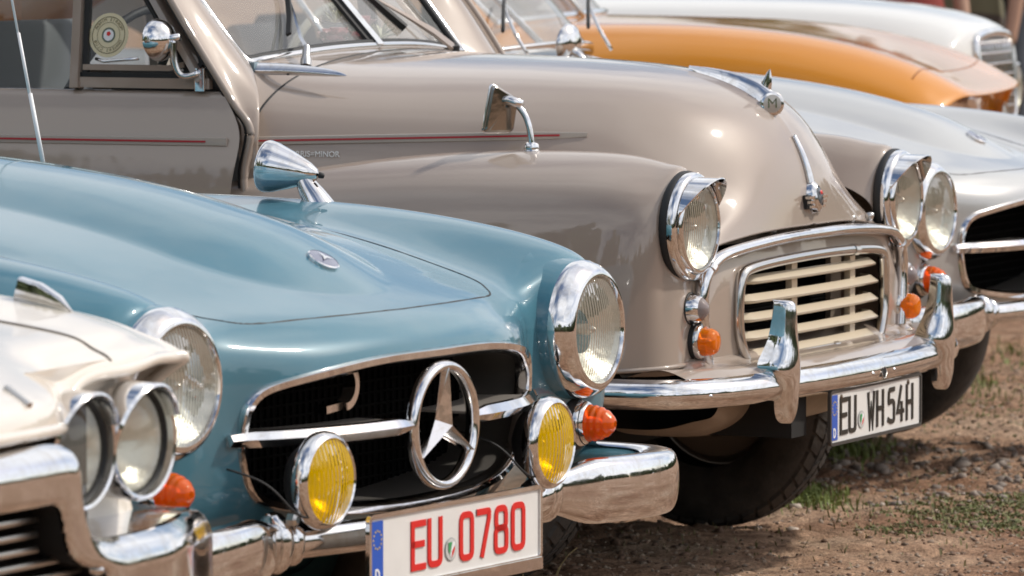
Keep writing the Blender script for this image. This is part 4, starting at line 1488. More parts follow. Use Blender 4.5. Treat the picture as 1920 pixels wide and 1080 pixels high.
# waist moulding with the red line, model lettering
for x0, x1 in ((-.985, -.300),):
    for s in (-1, 1):
        xs = np.linspace(x0, x1, 40)
        pth = []
        for x in xs:
            z = .921 + .018 * (x + .985) / .685
            pth.append((x, bon_side(x, z, s) + s * .003, z))
        pth = np.array(pth)
        for _ in range(8):
            pth[1:-1, 1] = (pth[:-2, 1] + pth[1:-1, 1] * 2 + pth[2:, 1]) / 4
        pr = rnd([(-.005, -.0095), (.006, -.006), (.006, .006), (-.005, .0095)], .003, True, 3)
        V, F = sweep(pth, [(a * -s, b) for a, b in pr], (0, 0, 1), False, [1 - .5 * max(0, (k - 30) / 9) ** 2 for k in range(40)])
        ms = mesh('waist_moulding', V, F, mat('moulding_enamel', (.45, .40, .35), rough=.25, coat=.5), saloon, 40)
        V, F = sweep(pth[:37] + [0, s * .0058, 0], [(-.0010, -.0019), (.0010, -.0019), (.0010, .0019), (-.0010, .0019)], (0, 0, 1))
        mesh('red_line', V, F, REDLINE, ms, 0, False)
v, f = text_mesh('MORRIS=MINOR', .0175, .0012)
lx, lz = -.862, .894
ly = bon_side(lx, lz, -1)
ly2 = bon_side(lx + .1, lz, -1)
dirx = norm((.1, ly2 - ly, 0))
outn = norm(np.cross(dirx, (0, 0, 1)))
if outn[1] > 0:
    outn = -outn
mesh('model_lettering', [np.array((lx, ly, lz)) + dirx * p[0] * .95 + np.array((0, 0, 1)) * p[1] + outn * (.004 + p[2]) for p in v], f, mat('white_metal', (.86, .86, .84), rough=.25), saloon, 0, False)

# scuttle, windscreen surround and pillars
cow = [
    [(-.957, 0, 1.0985), (-.959, .22, 1.0905), (-.967, .42, 1.0645), (-.987, .565, 1.0085), (-1.002, .64, .9235), (-1.002, .668, .82)],
    [(-.975, 0, 1.099), (-.985, .22, 1.094), (-1.000, .42, 1.073), (-1.03, .58, 1.030), (-.995, .680, .94), (-.985, .700, .82)],
    [(-1.013, 0, 1.104), (-1.025, .24, 1.099), (-1.055, .46, 1.084), (-1.060, .60, 1.060), (-1.010, .694, 1.0), (-.978, .706, .82)],
]
grid_mesh('scuttle', bs_surface(mirror_rows(cow), 30, 160), BEIGE, saloon)
for s in (-1, 1):
    # windscreen pillar: from the door edge round to the glass
    pl = []
    for (xa, ya, za), (xb, yb, zb), (xc, yc, zc) in (((-.972, .706, .84), (-.975, .70, .86), (-.985, .66, .90)),
                                                     ((-.957, .708, .945), (-.972, .70, .955), (-1.01, .62, 1.02)),
                                                     ((-1.030, .700, 1.040), (-1.035, .67, 1.050), (-1.062, .515, 1.083)),
                                                     ((-1.155, .692, 1.219), (-1.150, .655, 1.225), (-1.176, .535, 1.216)),
                                                     ((-1.345, .600, 1.44), (-1.338, .57, 1.445), (-1.375, .50, 1.44))):
        m_ = ((xa + xc) / 2 + .030, s * ((yb + yc) / 2 + .015), (za + zc) / 2 + .002)
        pl.append([(xa - .004, s * (ya - .016), za), (xa, s * ya, za), (xb, s * yb, zb), m_, (xc, s * yc, zc)])
    grid_mesh('windscreen_pillar', bs_surface(np.array(pl), 60, 24, 2), BEIGE, saloon)
    dl = bs_curve([(-.970, s * .712, .80), (-.972, s * .712, .856), (-.962, s * .712, .905), (-.958, s * .711, .951), (-.985, s * .708, .985), (-1.028, s * .704, 1.04), (-1.155, s * .696, 1.219), (-1.345, s * .604, 1.44)], 60)
    mesh('door_post_edge', *tube(dl, .0085, 8), BEIGE, saloon, 0)
    mesh('door_seal', *tube(dl + [-.0125, -s * .003, 0], .0040, 8), BLACK, saloon, 0)
# glass with bright surround
wsn = {}
for s in (-1, 1):
    low = bs_curve([(-1.018, 0, 1.1085), (-1.028, s * .22, 1.104), (-1.052, s * .42, 1.091), (-1.070, s * .50, 1.084)], 30)
    top = bs_curve([(-1.36, 0, 1.475), (-1.365, s * .22, 1.470), (-1.378, s * .42, 1.452), (-1.39, s * .49, 1.44)], 30)
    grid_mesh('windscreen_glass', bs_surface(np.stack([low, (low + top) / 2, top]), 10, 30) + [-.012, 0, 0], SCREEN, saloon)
    edge = bs_curve([low[24], (-1.062, s * .512, 1.084), (-1.085, s * .528, 1.105), (-1.176, s * .530, 1.216), (-1.28, s * .515, 1.335), (-1.39, s * .49, 1.44)], 40)
    rim = np.vstack([low[:24], edge[1:]])
    rim = bs_curve(rim[::3], 90, 2)
    wo = mesh('windscreen_trim', *tube(rim, .0085, 10), mat('bright_trim', (.75, .74, .73), rough=.12, metal=1), saloon, 0)
    mesh('windscreen_rubber', *tube(rim + [-.008, -s * .008, .006], .0085, 8), BLACK, wo, 0)
co = mesh('windscreen_divider', *sweep([(-1.012, 0, 1.108), (-1.108, 0, 1.210), (-1.36, 0, 1.478)], [(-.014, -.006), (.014, -.006), (.010, .008), (-.010, .008)], lambda p, t: np.cross(t, (0, 1, 0))), CHROME, saloon, 40)
mesh('divider_rubber', *sweep([(-1.020, -.020, 1.108), (-1.116, -.020, 1.210), (-1.365, -.020, 1.478)], [(-.010, -.004), (.008, -.004), (.008, .004), (-.010, .004)], lambda p, t: np.cross(t, (0, 1, 0))), BLACK, co, 20)
# wipers
w1 = mesh('wiper', *lathe([(-.01, .013), (.006, .012), (.012, .009), (.034, .0085), (.040, .006)], (-.986, -.405, 1.082), norm((-.2, .5, 1)), 14), STEEL, saloon, 30)
mesh('wiper_arm', *sweep([(-.995, -.382, 1.112), (-1.026, -.348, 1.130), (-1.085, -.27, 1.183), (-1.125, -.222, 1.222), (-1.19, -.15, 1.29)], [(-.006, -.002), (.006, -.002), (.005, .003), (-.005, .003)], (1, 0, .4), False, [1.6, 1.2, .6, .4, .35]), CHROME, w1, 30)
mesh('wiper_blade', *sweep([(-1.050, -.362, 1.140), (-1.085, -.292, 1.178), (-1.118, -.237, 1.215), (-1.18, -.16, 1.285)], [(-.003, -.006), (.003, -.006), (.003, .006), (-.003, .006)], (1, 0, .4)), BLACK, w1, 20)
w2 = mesh('wiper', *lathe([(-.01, .014), (.006, .012), (.02, .009)], (-1.040, .430, 1.078), norm((.3, 0, 1)), 14), BLACK, saloon, 30)
mesh('wiper_arm', *sweep([(-1.042, .430, 1.094), (-1.062, .365, 1.132), (-1.095, .30, 1.168), (-1.135, .235, 1.205), (-1.19, .17, 1.26)], [(-.012, -.003), (.012, -.003), (.009, .004), (-.009, .004)], (1, 0, .5), False, [1.1, 1.0, .6, .3, .25]), BEIGE, w2, 30)
mesh('wiper_blade', *sweep([(-1.062, .225, 1.142), (-1.100, .200, 1.180), (-1.13, .178, 1.212), (-1.20, .125, 1.285)], [(-.006, -.008), (.006, -.008), (.006, .008), (-.006, .008)], (1, 0, .5)), BLACK, w2, 20)
# scuttle trim: bright quarter flash at the bonnet hinge
hp = np.array([(-1.045, -.520, 1.070), (-1.0, -.512, 1.070), (-.93, -.505, 1.067), (-.87, -.500, 1.062), (-.840, -.498, 1.057)])
hp = bs_curve(hp, 30)
hf = mesh('hinge_flash', *sweep(hp, rnd([(-.014, -.006), (.014, -.006), (.011, .006), (-.011, .006)], .005, True, 3), (0, -.75, .66), False, [1.15 - 1.05 * (k / 29) ** 2.2 for k in range(30)]), CHROME, saloon, 40)
mesh('flash_cap', *box((-1.052, -.522, 1.073), (.016, .020, .022)), mat('grey_blue_cap', (.16, .24, .29), rough=.4), hf, 20)
# door, window frames and glass
DOOR_X0, DOOR_X1 = -.985, -1.95
for s in (-1, 1):
    prof = [(.775, .36), (.776, .55), (.774, .70), (.757, .84), (.735, .93), (.719, .99), (.706, 1.020), (.690, 1.026)]
    rows = []
    for t in np.linspace(0, 1, 14):
        row = []
        for y, z in prof:
            xf = float(np.interp(z, [.36, .856, .951, 1.04], [-.972, -.972, -.962, -1.032])) - .008
            row.append((xf + (DOOR_X1 - xf) * t, s * (y - .004), z))
        rows.append(row)
    P = bs_surface(np.array(rows), 60, 50)
    dr = grid_mesh('door', P, BEIGE, saloon)
    pth = np.array([(x, s * .7345, .922 - .004 * (-1 - x)) for x in np.linspace(-1.0, -1.94, 20)])
    V, F = sweep(pth, [(a * s, b) for a, b in rnd([(-.005, -.0095), (.006, -.006), (.006, .006), (-.005, .0095)], .003, True, 3)], (0, 0, 1))
    mesh('waist_moulding', V, F, MATS['moulding_enamel'], dr, 40)
    V, F = sweep(pth[1:] + [0, s * .0058, 0], [(-.0010, -.0019), (.0010, -.0019), (.0010, .0019), (-.0010, .0019)], (0, 0, 1))
    mesh('red_line', V, F, REDLINE, dr, 0, False)
    # window: sill rail, quarter-light pillar, raked front frame, panes
    y1, y2 = s * .695, s * .640
    def wp(x, z):
        return (x, s * (.697 - .075 * (z - 1.03) / .42 - .0), z)
    mesh('window_rail', *sweep([wp(-1.376, 1.042), wp(-1.06, 1.042)], [(-.008, -.011), (.008, -.011), (.008, .011), (-.008, .011)], (0, 0, 1)), BEIGE, dr, 30)
    mesh('window_rubber', *sweep([wp(-1.376, 1.057), wp(-1.15, 1.057), wp(-1.10, 1.066), wp(-1.085, 1.085), wp(-1.095, 1.12)], [(-.006, -.006), (.006, -.006), (.006, .006), (-.006, .006)], (0, s, 0)), BLACK, dr, 30)
    mesh('window_frame', *sweep([wp(-1.37, 1.074), wp(-1.16, 1.074), wp(-1.125, 1.082)], [(-.006, -.009), (.006, -.009), (.006, .009), (-.006, .009)], (0, s, 0)), BEIGE, dr, 30)
    mesh('quarter_pillar', *sweep([wp(-1.386, 1.028), wp(-1.394, 1.216), wp(-1.40, 1.43)], [(-.010, -.014), (.010, -.014), (.010, .014), (-.010, .014)], (0, s, 0)), BEIGE, dr, 30)
    mesh('quarter_rubber', *sweep([wp(-1.366, 1.055), wp(-1.374, 1.216), wp(-1.38, 1.43)], [(-.006, -.006), (.006, -.006), (.006, .006), (-.006, .006)], (0, s, 0)), BLACK, dr, 30)
    fr = bs_curve([wp(-1.075, 1.046), wp(-1.115, 1.10), wp(-1.205, 1.219), wp(-1.365, 1.44)], 30)
    V, F = sweep(fr, [(-.007, -.024), (.007, -.024), (.007, .026), (-.007, .026)], (0, s, 0))
    mesh('window_frame', V, F, BEIGE, dr, 30)
    mesh('frame_rubber', *tube(fr + [-.030, -s * .002, 0], .006, 8), BLACK, dr, 0)
    tri = [wp(-1.10, 1.046), wp(-1.06, 1.046), wp(-1.10, 1.10), wp(-1.125, 1.12), wp(-1.095, 1.075)]
    tq = np.array(tri)
    mesh('quarter_corner', np.vstack([tq + [0, s * .002, 0], tq - [0, s * .006, 0]]), [(0, 1, 2, 3, 4), (9, 8, 7, 6, 5)] + [(k, 5 + k, 5 + (k + 1) % 5, (k + 1) % 5) for k in range(5)], BEIGE, dr, 0, False)
    gq = [wp(-1.368, 1.078), wp(-1.13, 1.078), wp(-1.11, 1.10), wp(-1.215, 1.23), wp(-1.35, 1.42), wp(-1.380, 1.42)]
    mesh('quarter_light', gq, [tuple(range(6))], GLASS, dr, 0, False)
    gw = [wp(-1.94, 1.03), wp(-1.39, 1.03), wp(-1.40, 1.43), wp(-1.92, 1.43)]
    mesh('door_glass', [(p[0], p[1] - s * .012, p[2]) for p in gw], [(0, 1, 2, 3)], GLASS, dr, 0, False)
    mesh('door_inner', *box((-1.5, s * .640, .80), (.88, .03, .40)), mat('grey_trim', (.16, .15, .14), rough=.7), dr, 0, False)
    mesh('window_catch', *tube([wp(-1.345, 1.092), wp(-1.325, 1.086), wp(-1.28, 1.090), wp(-1.24, 1.093)], .0035, 8), CHROME, dr, 0)
    # body behind the door
    P = bs_surface(np.array([[(x, s * y, z) for y, z in prof] for x in (-1.965, -2.4, -2.9, -3.3)]), 20, 40)
    grid_mesh('rear_quarter', P, BEIGE, saloon)
    mesh('door_pillar', *sweep([wp(-1.96, 1.02), wp(-1.95, 1.44)], [(-.012, -.03), (.012, -.03), (.012, .03), (-.012, .03)], (0, s, 0)), BEIGE, saloon, 30)
    rq = [wp(-2.35, 1.02), wp(-2.0, 1.03), wp(-1.98, 1.40), wp(-2.3, 1.40)]
    mesh('rear_glass', rq, [(0, 1, 2, 3)], GLASS, saloon, 0, False)
# club sticker inside the near quarter light
sc_c = np.array((-1.318, -.676, 1.142))
su = np.array((1.0, 0, 0))
sv = norm((0, .18, 1))
sn_ = norm(np.cross(su, sv))
if sn_[1] > 0:
    sn_ = -sn_
stk = mesh('club_sticker', *lathe([(0, .0480), (.0008, .0478), (.0010, .0001)], sc_c, sn_, 48), mat('sticker_cream', (.88, .74, .46), rough=.5), saloon, 0, False)
for r, w in ((.0395, .0008), (.0275, .0005)):
    mesh('sticker_ring', *lathe([(.0014, r + w), (.0014, r - w)], sc_c, sn_, 48), mat('print_brown', (.12, .09, .04), rough=.6), stk, 0, False)
mesh('sticker_crest', *lathe([(.0014, .0165), (.0014, .0125)], sc_c, sn_, 32), mat('print_grey_green', (.12, .15, .11), rough=.6), stk, 0, False)
mesh('sticker_field', *lathe([(.0014, .0125), (.0015, .0001)], sc_c, sn_, 24), PWHITE, stk, 0, False)
mesh('sticker_emblem', *lathe([(.0018, .0055), (.0019, .0001)], sc_c + sv * .003, sn_, 5), RED, stk, 0, False)
for txt, a0, step, flip in (('MORRIS MINOR', 155, -11.8, 1), ('OWNERS CLUB', 205, 13, -1)):
    for k, ch in enumerate(txt):
        if ch == ' ':
            continue
        v, f = text_mesh(ch, .0095, .0)
        a = math.radians(a0 + step * k)
        rad_ = su * math.cos(a) + sv * math.sin(a)
        tan_ = (su * math.sin(a) - sv * math.cos(a)) * flip
        # the sticker faces the cabin, so from outside its print reads mirrored
        mesh('sticker_print', [sc_c * [1, 1, 1] + np.array([-(rad_[0] * (.0335 + flip * p[1]) + tan_[0] * p[0]), 0, 0]) + np.array([0, 1, 1]) * (rad_ * (.0335 + flip * p[1]) + tan_ * p[0]) + sn_ * .0018 for p in v], f,
             MATS['print_brown'], stk, 0, False)
# roof, tail, floor, wheels
rf = [[(x, y, z - .055 * (abs(y) / .6) ** 3) for y in np.linspace(-.62, .62, 9)] for x, z in ((-1.375, 1.475), (-1.55, 1.51), (-1.9, 1.525), (-2.3, 1.49), (-2.65, 1.38), (-3.0, 1.12), (-3.45, .95), (-3.65, .70))]
grid_mesh('roof', bs_surface(np.array(rf), 50, 30), BEIGE, saloon)
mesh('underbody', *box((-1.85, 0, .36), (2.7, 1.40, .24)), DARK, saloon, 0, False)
mesh('engine_bay', *box((-.55, 0, .56), (.82, .74, .40)), DARK, saloon, 0, False)
mesh('chassis_leg', *box((-.12, -.32, .36), (.5, .08, .10)), DARK, saloon, 0, False)
mesh('chassis_leg', *box((-.12, .32, .36), (.5, .08, .10)), DARK, saloon, 0, False)
mesh('axle_beam', *box((-.47, 0, .27), (.10, 1.1, .06)), DARK, saloon, 0, False)
mesh('tie_rod', *tube([(-.30, -.50, .335), (-.28, -.15, .345)], .012, 8), mat('rusty_rod', (.16, .09, .05), rough=.7), saloon, 0)
for x in (-.49, -2.67):
    for s in (-1, 1):
        wheel(saloon, x, s * .655, .298, .155, .165, tread=x > -1, rim_mat=BEIGE, side=s)
for s in (-1, 1):
    mesh('wheel_arch_lining', *box((-.52, s * .60, .62), (.50, .20, .16)), DARK, saloon, 0, False)
# dashboard, steering wheel, seats
DASH = mat('dash_grey', (.09, .085, .08), rough=.6)
mesh('dashboard', *box((-1.22, 0, 1.00), (.26, 1.22, .13)), DASH, saloon, 0, False)
mesh('steering_wheel', *tube([(-1.52 + .10 * math.sin(a), -.31 + .19 * math.cos(a), 1.02 + .17 * math.sin(a)) for a in np.linspace(0, 2 * math.pi, 36, endpoint=False)], .010, 8, True), BLACK, saloon, 0)
SEAT = mat('seat_cloth', (.13, .14, .15), rough=.7)
for s in (-1, 1):
    sb = np.array([[(x - .03 * math.cos(4 * y), s * .31 + y, z) for y in np.linspace(-.25, .25, 7)] for x, z in ((-1.60, .55), (-1.95, .60), (-2.02, .80), (-2.08, 1.10), (-2.12, 1.14), (-2.16, 1.05), (-2.12, .6))])
    grid_mesh('front_seat', bs_surface(sb, 30, 14), SEAT, saloon)
mesh('rear_seat', *box((-2.75, 0, .80), (.25, 1.15, .55)), SEAT, saloon, 0, False)

# wing mirror with a squared head
mb = np.array((-.372, -.565, .905))
mo = mesh('wing_mirror', *lathe([(-.006, .0185), (.003, .019), (.006, .0165), (.012, .0175), (.019, .014), (.021, .009)], mb, (0, 0, 1), 28), CHROME, saloon, 40)
arm = bs_curve([mb + (0, 0, .015), mb + (-.004, 0, .045), mb + (-.014, 0, .075), mb + (-.033, .0, .098)], 20)
mesh('mirror_arm', *tube(arm, .0068, 10), CHROME, mo, 0)
mesh('mirror_knuckle', *tube([mb + (-.022, 0, .099), mb + (-.052, 0, .108), mb + (-.085, 0, .107)], .010, 12, False, [1.0, 1.0, .8]), CHROME, mo, 0)
A = rnd([(-.045, -.045), (.024, -.045), (.036, .023), (-.024, .057)], .011, True, 5)
mu = norm((.55, -.83, 0))
mu = norm((.58, .80, .0))
mn = norm(np.cross((0, 0, 1), mu))
mc = mb + (-.068, .0, .086)
A3 = [mc + mu * p[0] * 1.0 + np.array((0, 0, 1)) * p[1] for p in A]
back = [p + norm((.93, .30, .1)) * .018 * .0 for p in A3]
nb = norm((.80, -.58, .04))
V = [p - nb * .006 for p in A3] + [p + nb * .004 for p in A3] + [mc + (p - mc) * .90 + nb * .0075 for p in A3] + [mc + nb * .0090]
n = len(A3)
F = [tuple(range(n))] + [(k, (k + 1) % n, n + (k + 1) % n, n + k) for k in range(n)] + [(n + k, n + (k + 1) % n, 2 * n + (k + 1) % n, 2 * n + k) for k in range(n)] + \
    [(2 * n + k, 2 * n + (k + 1) % n, 3 * n) for k in range(n)]
mesh('mirror_head', V, F, mat('reflection_dark_chrome', (.36, .34, .31), rough=.14, metal=1.0, bump=.05, bscale=30), mo, 30)  # metal colour darkened to paint in the dark surroundings it reflects
mesh('mirror_rim', *tube([p - nb * .006 for p in A3], .0032, 8, True), CHROME, mo, 0)
# round mirror clamped to the windscreen pillar
rb = np.array((-1.078, -.712, 1.055))
ro = mesh('door_mirror', *sweep([rb + (0, .004, -.028), rb + (0, .002, .02)], rnd([(-.012, -.006), (.012, -.006), (.012, .006), (-.012, .006)], .003, True), (0, 1, 0)), CHROME, saloon, 40)
arm = bs_curve([rb + (.0, -.006, .01), rb + (-.035, -.015, .005), rb + (-.050, -.02, .04), rb + (-.052, -.02, .080)], 20)
mesh('mirror_arm', *tube(arm, .0075, 10), CHROME, ro, 0)
mesh('mirror_knuckle', *tube([rb + (-.036, -.02, .086), rb + (-.070, -.02, .082), rb + (-.095, -.02, .082)], .0085, 10), CHROME, ro, 0)
mesh('mirror_head', *lathe([(-.014, .0005), (-.013, .040), (-.008, .0455), (.0, .0440), (.012, .036), (.022, .022), (.026, .008), (.027, .0005)], rb + (-.082, -.02, .080), norm((.93, -.32, .10)), 44), CHROME, ro, 50)

# flowers lying on the dashboard
bq = empty('flower_bouquet', (0, 0, 0), 0, 'pink and white flower bouquet behind the beige saloon windscreen', 'flowers')
M4 = saloon
import mathutils
W4 = mathutils.Matrix.Translation(M4.location) @ mathutils.Matrix.Rotation(M4.rotation_euler.z, 4, 'Z')
bq.location = W4 @ Vector((-1.135, .10, 1.072))
bq.rotation_euler = M4.rotation_euler
rng = random.Random(11)
PINK = mat('petal_pink', (.92, .50, .52), rough=.6, var=.3, vscale=30)
PETW = mat('petal_white', (.75, .74, .55), rough=.6)
LEAFG = mat('bouquet_leaf', (.12, .20, .06), rough=.6)
for (x, y, z, r, m_) in ((0, -.06, .05, .036, PINK), (.02, -.12, .035, .033, PINK), (.0, .05, .075, .036, PINK), (.02, .0, .04, .035, PINK), (-.05, -.01, .05, .03, PINK)):
    b = MB()
    for ring, (cnt, tilt, rr) in enumerate(((5, 1.2, .5), (7, .8, .8), (8, .35, 1.0))):
        for k in range(cnt):
            a = 2 * math.pi * (k + .4 * ring) / cnt
            d = np.array((math.cos(a), math.sin(a), 0))
            t = np.array((-math.sin(a), math.cos(a), 0))
            up = np.array((0, 0, 1))
            e = d * math.cos(tilt) + up * math.sin(tilt)
            c = np.array((x, y, z))
            P = [c - up * r * .3, c + e * r * rr * .6 + t * r * .42, c + e * r * rr + t * r * .22 + up * r * .1, c + e * r * rr - t * r * .22 + up * r * .1, c + e * r * rr * .6 - t * r * .42]
            b.add((P, [(0, 1, 2, 3, 4)]))
    b.build('bloom', m_, bq, 0)
for (x, y, z) in ((.01, -.10, .085), (.02, .11, .05), (0, .13, .03)):
    b = MB()
    for k in range(46):
        d = norm((rng.gauss(0, 1), rng.gauss(0, 1), abs(rng.gauss(.4, .8))))
        t = norm(np.cross(d, (0, .3, 1)))
        c = np.array((x, y, z))
        b.add(([c, c + d * .030 + t * .003, c + d * .040, c + d * .030 - t * .003], [(0, 1, 2, 3)]))
    b.build('bloom', PETW, bq, 0, False)
b = MB()
for k in range(40):
    c = np.array((rng.uniform(-.05, .05), rng.uniform(-.14, .15), .0))
    d = norm((rng.gauss(0, .6), rng.gauss(0, 1), abs(rng.gauss(.5, .5))))
    t = norm(np.cross(d, (0.2, .3, 1)))
    b.add(([c, c + d * .03 + t * .010, c + d * .055, c + d * .03 - t * .010], [(0, 1, 2, 3)]))
b.build('leaves', LEAFG, bq, 0, False)

# ------------------------------------------------------------------ cream-white car in the near left corner
CREAMW = paint('cream_white_paint', (.72, .66, .58), rough=.4, dust=.06)
white_car = empty('cream_car', (-.929, 7.04, 0), math.radians(58 - 90), 'cream white car with paired headlamps in the near left corner', 'car', 'classic cars parked side by side in a row')
cols = [0, .20, .38, .47, .535, .60, .72, .84, .925, .950, .975, .97]
tops = {-1.7: (.94, .94, .93, .92, .905, .895, .885, .895, .875, .84, .66, .38), -.9: (.925, .925, .915, .905, .89, .882, .876, .886, .866, .835, .66, .38),
        -.45: (.893, .893, .883, .872, .861, .856, .854, .868, .850, .825, .66, .38), -.22: (.862, .862, .852, .842, .834, .830, .831, .842, .826, .806, .66, .38)}
lip = {0: [(0, .820), (.12, .79), (.20, .76), (.222, .727)], .20: [(-.01, .819), (.10, .79), (.18, .76), (.20, .726)], .38: [(-.03, .816), (.06, .788), (.125, .758), (.14, .720)],
       .47: [(-.05, .813), (.02, .786), (.075, .756), (.088, .714)], .535: [(-.06, .810), (-.01, .786), (.028, .760), (.04, .716)], .60: [(-.07, .811), (-.03, .793), (.006, .780), (.018, .762)],
       .72: [(-.08, .814), (-.04, .799), (-.004, .788), (.010, .770)], .84: [(-.10, .819), (-.07, .806), (-.04, .795), (-.026, .776)], .925: [(-.14, .806), (-.10, .794), (-.072, .784), (-.052, .772)],
       .950: [(-.15, .795), (-.11, .784), (-.080, .775), (-.058, .763)], .975: [(-.22, .66), (-.205, .66), (-.195, .66), (-.185, .655)], .97: [(-.26, .38), (-.25, .38), (-.245, .38), (-.24, .38)]}
h = np.array([[(x, y, tops[x][c]) for x in tops] + [(x, y, z) for x, z in lip[y]] for c, y in enumerate(cols)]).transpose(1, 0, 2)
WP = bs_surface(mirror_rows(h), 140, 200)
wbody = grid_mesh('body', WP, CREAMW, white_car)
mesh('body_lip', *tube(WP[-1] + [-.004, 0, -.003], .0095, 8), CREAMW, wbody, 0)
wz = height_fn(WP, lambda v: v[:, 2] > .68)
for s in (-1, 1):
    ln = bs_curve([(-1.4, .60), (-.7, .66), (-.30, .70), (-.10, .705), (-.03, .70), (.005, .690)], 50)
    mesh('bonnet_seam', *tube([(p[0], s * p[1], wz(p[0], s * p[1]) - .0005) for p in ln], .0030, 6), mat('seam_shadow', (.14, .12, .10), rough=.8), white_car, 0)
    # lamp panel with two lamps
    pn = np.array([[(xx + off, s * y, z) for y, xx in ((.44, .02), (.53, .005), (.62, -.012), (.70, -.022), (.77, -.035), (.83, -.060))] for z, off in ((.785, .024), (.760, .016), (.72, -.004), (.64, -.014), (.59, -.008), (.56, .0), (.53, .01))])
    grid_mesh('lamp_panel', bs_surface(pn, 20, 30), CREAMW, white_car)
    for y, x in ((.568, .026), (.730, .012)):
        c = (x, s * y, .668)
        ax = norm((1, s * .06, .0))
        hl = mesh('headlight', *lathe([(-.05, .078), (-.02, .082), (.0, .0835), (.018, .0835), (.024, .0800), (.022, .0755), (.010, .0745), (-.005, .0735)], c, ax, 56), CHROME, white_car, 50)
        mesh('lamp_gasket', *lathe([(.012, .0745), (.009, .0712), (.0, .070)], c, ax, 48), BLACK, hl, 0)
        mesh('headlight_glass', *lathe([(.004, .0715)] + dome(.0715, .018, .006, 8), c, ax, 48), LENS_PLAIN, hl, 0)
        mesh('reflector', *lathe([(.004, .071), (-.012, .062), (-.035, .035), (-.042, .01), (-.043, .0005)], c, ax, 40), SILVERED, hl, 0)
        V, F = [], []
        N = 27
        for k in range(N):
            a = math.radians(-100 + 165 * k / (N - 1)) * s
            ca, sa = math.cos(a), math.sin(a)
            rch = .018 + .026 * max(0, math.cos(a * .95 + .25 * s)) ** .8
            for xx, r in ((-.01, .086), (rch, .0835), (rch + .004, .079), (rch - .004, .0745), (.0, .077)):
                V.append((c[0] + xx, c[1] + r * sa, c[2] + r * ca))
        for k in range(N - 1):
            for j in range(5):
                F.append((k * 5 + j, (k + 1) * 5 + j, (k + 1) * 5 + (j + 1) % 5, k * 5 + (j + 1) % 5))
        F += [tuple(range(5)), tuple((N - 1) * 5 + j for j in reversed(range(5)))]
        mesh('headlight_lid', V, F, CHROME, hl, 40)
    # fender-top ornament
    mesh('fender_ornament', *sweep([(-.272, s * .85, wz(-.272, s * .85) + .020), (-.24, s * .85, wz(-.24, s * .85) + .017), (-.205, s * .85, wz(-.205, s * .85) + .008), (-.180, s * .85, wz(-.18, s * .85) + .000)],
                                   rnd([(-.012, -.020), (.012, -.020), (.009, .014), (-.009, .014)], .005, True, 3), (0, 0, 1), False, [1, 1, .8, .15]), CHROME, white_car, 40)
mesh('bonnet_emblem', *sweep([(.118, .303, wz(.118, .303) + .003), (.160, .298, wz(.160, .298) + .004)], rnd([(-.006, -.004), (.006, -.004), (.005, .004), (-.005, .004)], .003, True), (0, 0, 1)), STEEL, white_car, 30)
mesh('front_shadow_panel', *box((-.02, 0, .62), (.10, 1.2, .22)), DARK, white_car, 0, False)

# one-piece chrome bumper that rises round the grille mouth
outer = [(0, .708), (.30, .708), (.345, .703), (.362, .676), (.366, .632), (.378, .600), (.405, .578), (.46, .566), (.60, .563), (.80, .560), (.93, .555), (.965, .53), (.965, .44), (.93, .41), (.6, .395), (0, .39)]
mouth = [(0, .633), (.27, .633), (.290, .625), (.298, .60), (.305, .575), (.325, .553), (.36, .540), (.40, .535), (.43, .52), (.43, .47), (.40, .46), (0, .455)]
op = np.array(outer); op = np.vstack([op, (op[::-1] * [-1, 1])[1:-1]])
mp = np.array(mouth); mp = np.vstack([mp, (mp[::-1] * [-1, 1])[1:-1]])
opd = np.array(rnd(op, .015, True, 3)); mpd = np.array(rnd(mp, .012, True, 3))


def dist_to(P2, poly):
    d = np.full(P2.shape[:-1], 9.0)
    for k in range(len(poly)):
        a, b = poly[k], poly[(k + 1) % len(poly)]
        ab = b - a
        t = np.clip(((P2 - a) @ ab) / max(1e-12, ab @ ab), 0, 1)
        d = np.minimum(d, np.linalg.norm(P2 - (a + t[..., None] * ab), axis=-1))
    return d


gy_, gz_ = np.meshgrid(np.linspace(-.97, .97, 420), np.linspace(.385, .715, 92))
pl2 = np.stack([gy_, gz_], -1)
d1, d2 = dist_to(pl2, opd), dist_to(pl2, mpd)
bx_ = .240 - .05 * (np.abs(gy_) / .5) ** 2 - .06 * smoothstep(.6, .97, np.abs(gy_))
roll = lambda d, r: r * (1 - np.sqrt(np.clip(1 - np.clip(1 - d / r, 0, 1) ** 2, 0, 1)))
bx_ = bx_ - roll(d1, .040) - roll(d2, .012) * .9
BP = np.stack([bx_, gy_, gz_], -1)
BPs, i1 = snap_split(BP, (1, 2), [tuple(p) for p in opd])
BPs, i2 = snap_split(BPs, (1, 2), [tuple(p) for p in mpd])
bump = part_of_grid('bumper', BPs, i1 & ~i2, CHROME, white_car)
ed = []
for p in opd[:]:
    ed.append((p[0], p[1]))
V, F = [], []
n = len(opd)
bxf = lambda y: .240 - .05 * (abs(y) / .5) ** 2 - .06 * float(smoothstep(.6, .97, abs(y))) - .040
for p in opd:
    V.append((bxf(p[0]), p[0], p[1]))
for p in opd:
    V.append((bxf(p[0]) - .12, p[0], p[1]))
mesh('bumper_return', V, [(k, (k + 1) % n, n + (k + 1) % n, n + k) for k in range(n)], CHROME, bump, 30)
n = len(mpd)
V = [(bxf(p[0]) + .028, p[0], p[1]) for p in mpd] + [(bxf(p[0]) - .09, p[0], p[1]) for p in mpd]
mesh('mouth_lining', V, [(k, (k + 1) % n, n + (k + 1) % n, n + k) for k in range(n)], DARK, bump, 0)
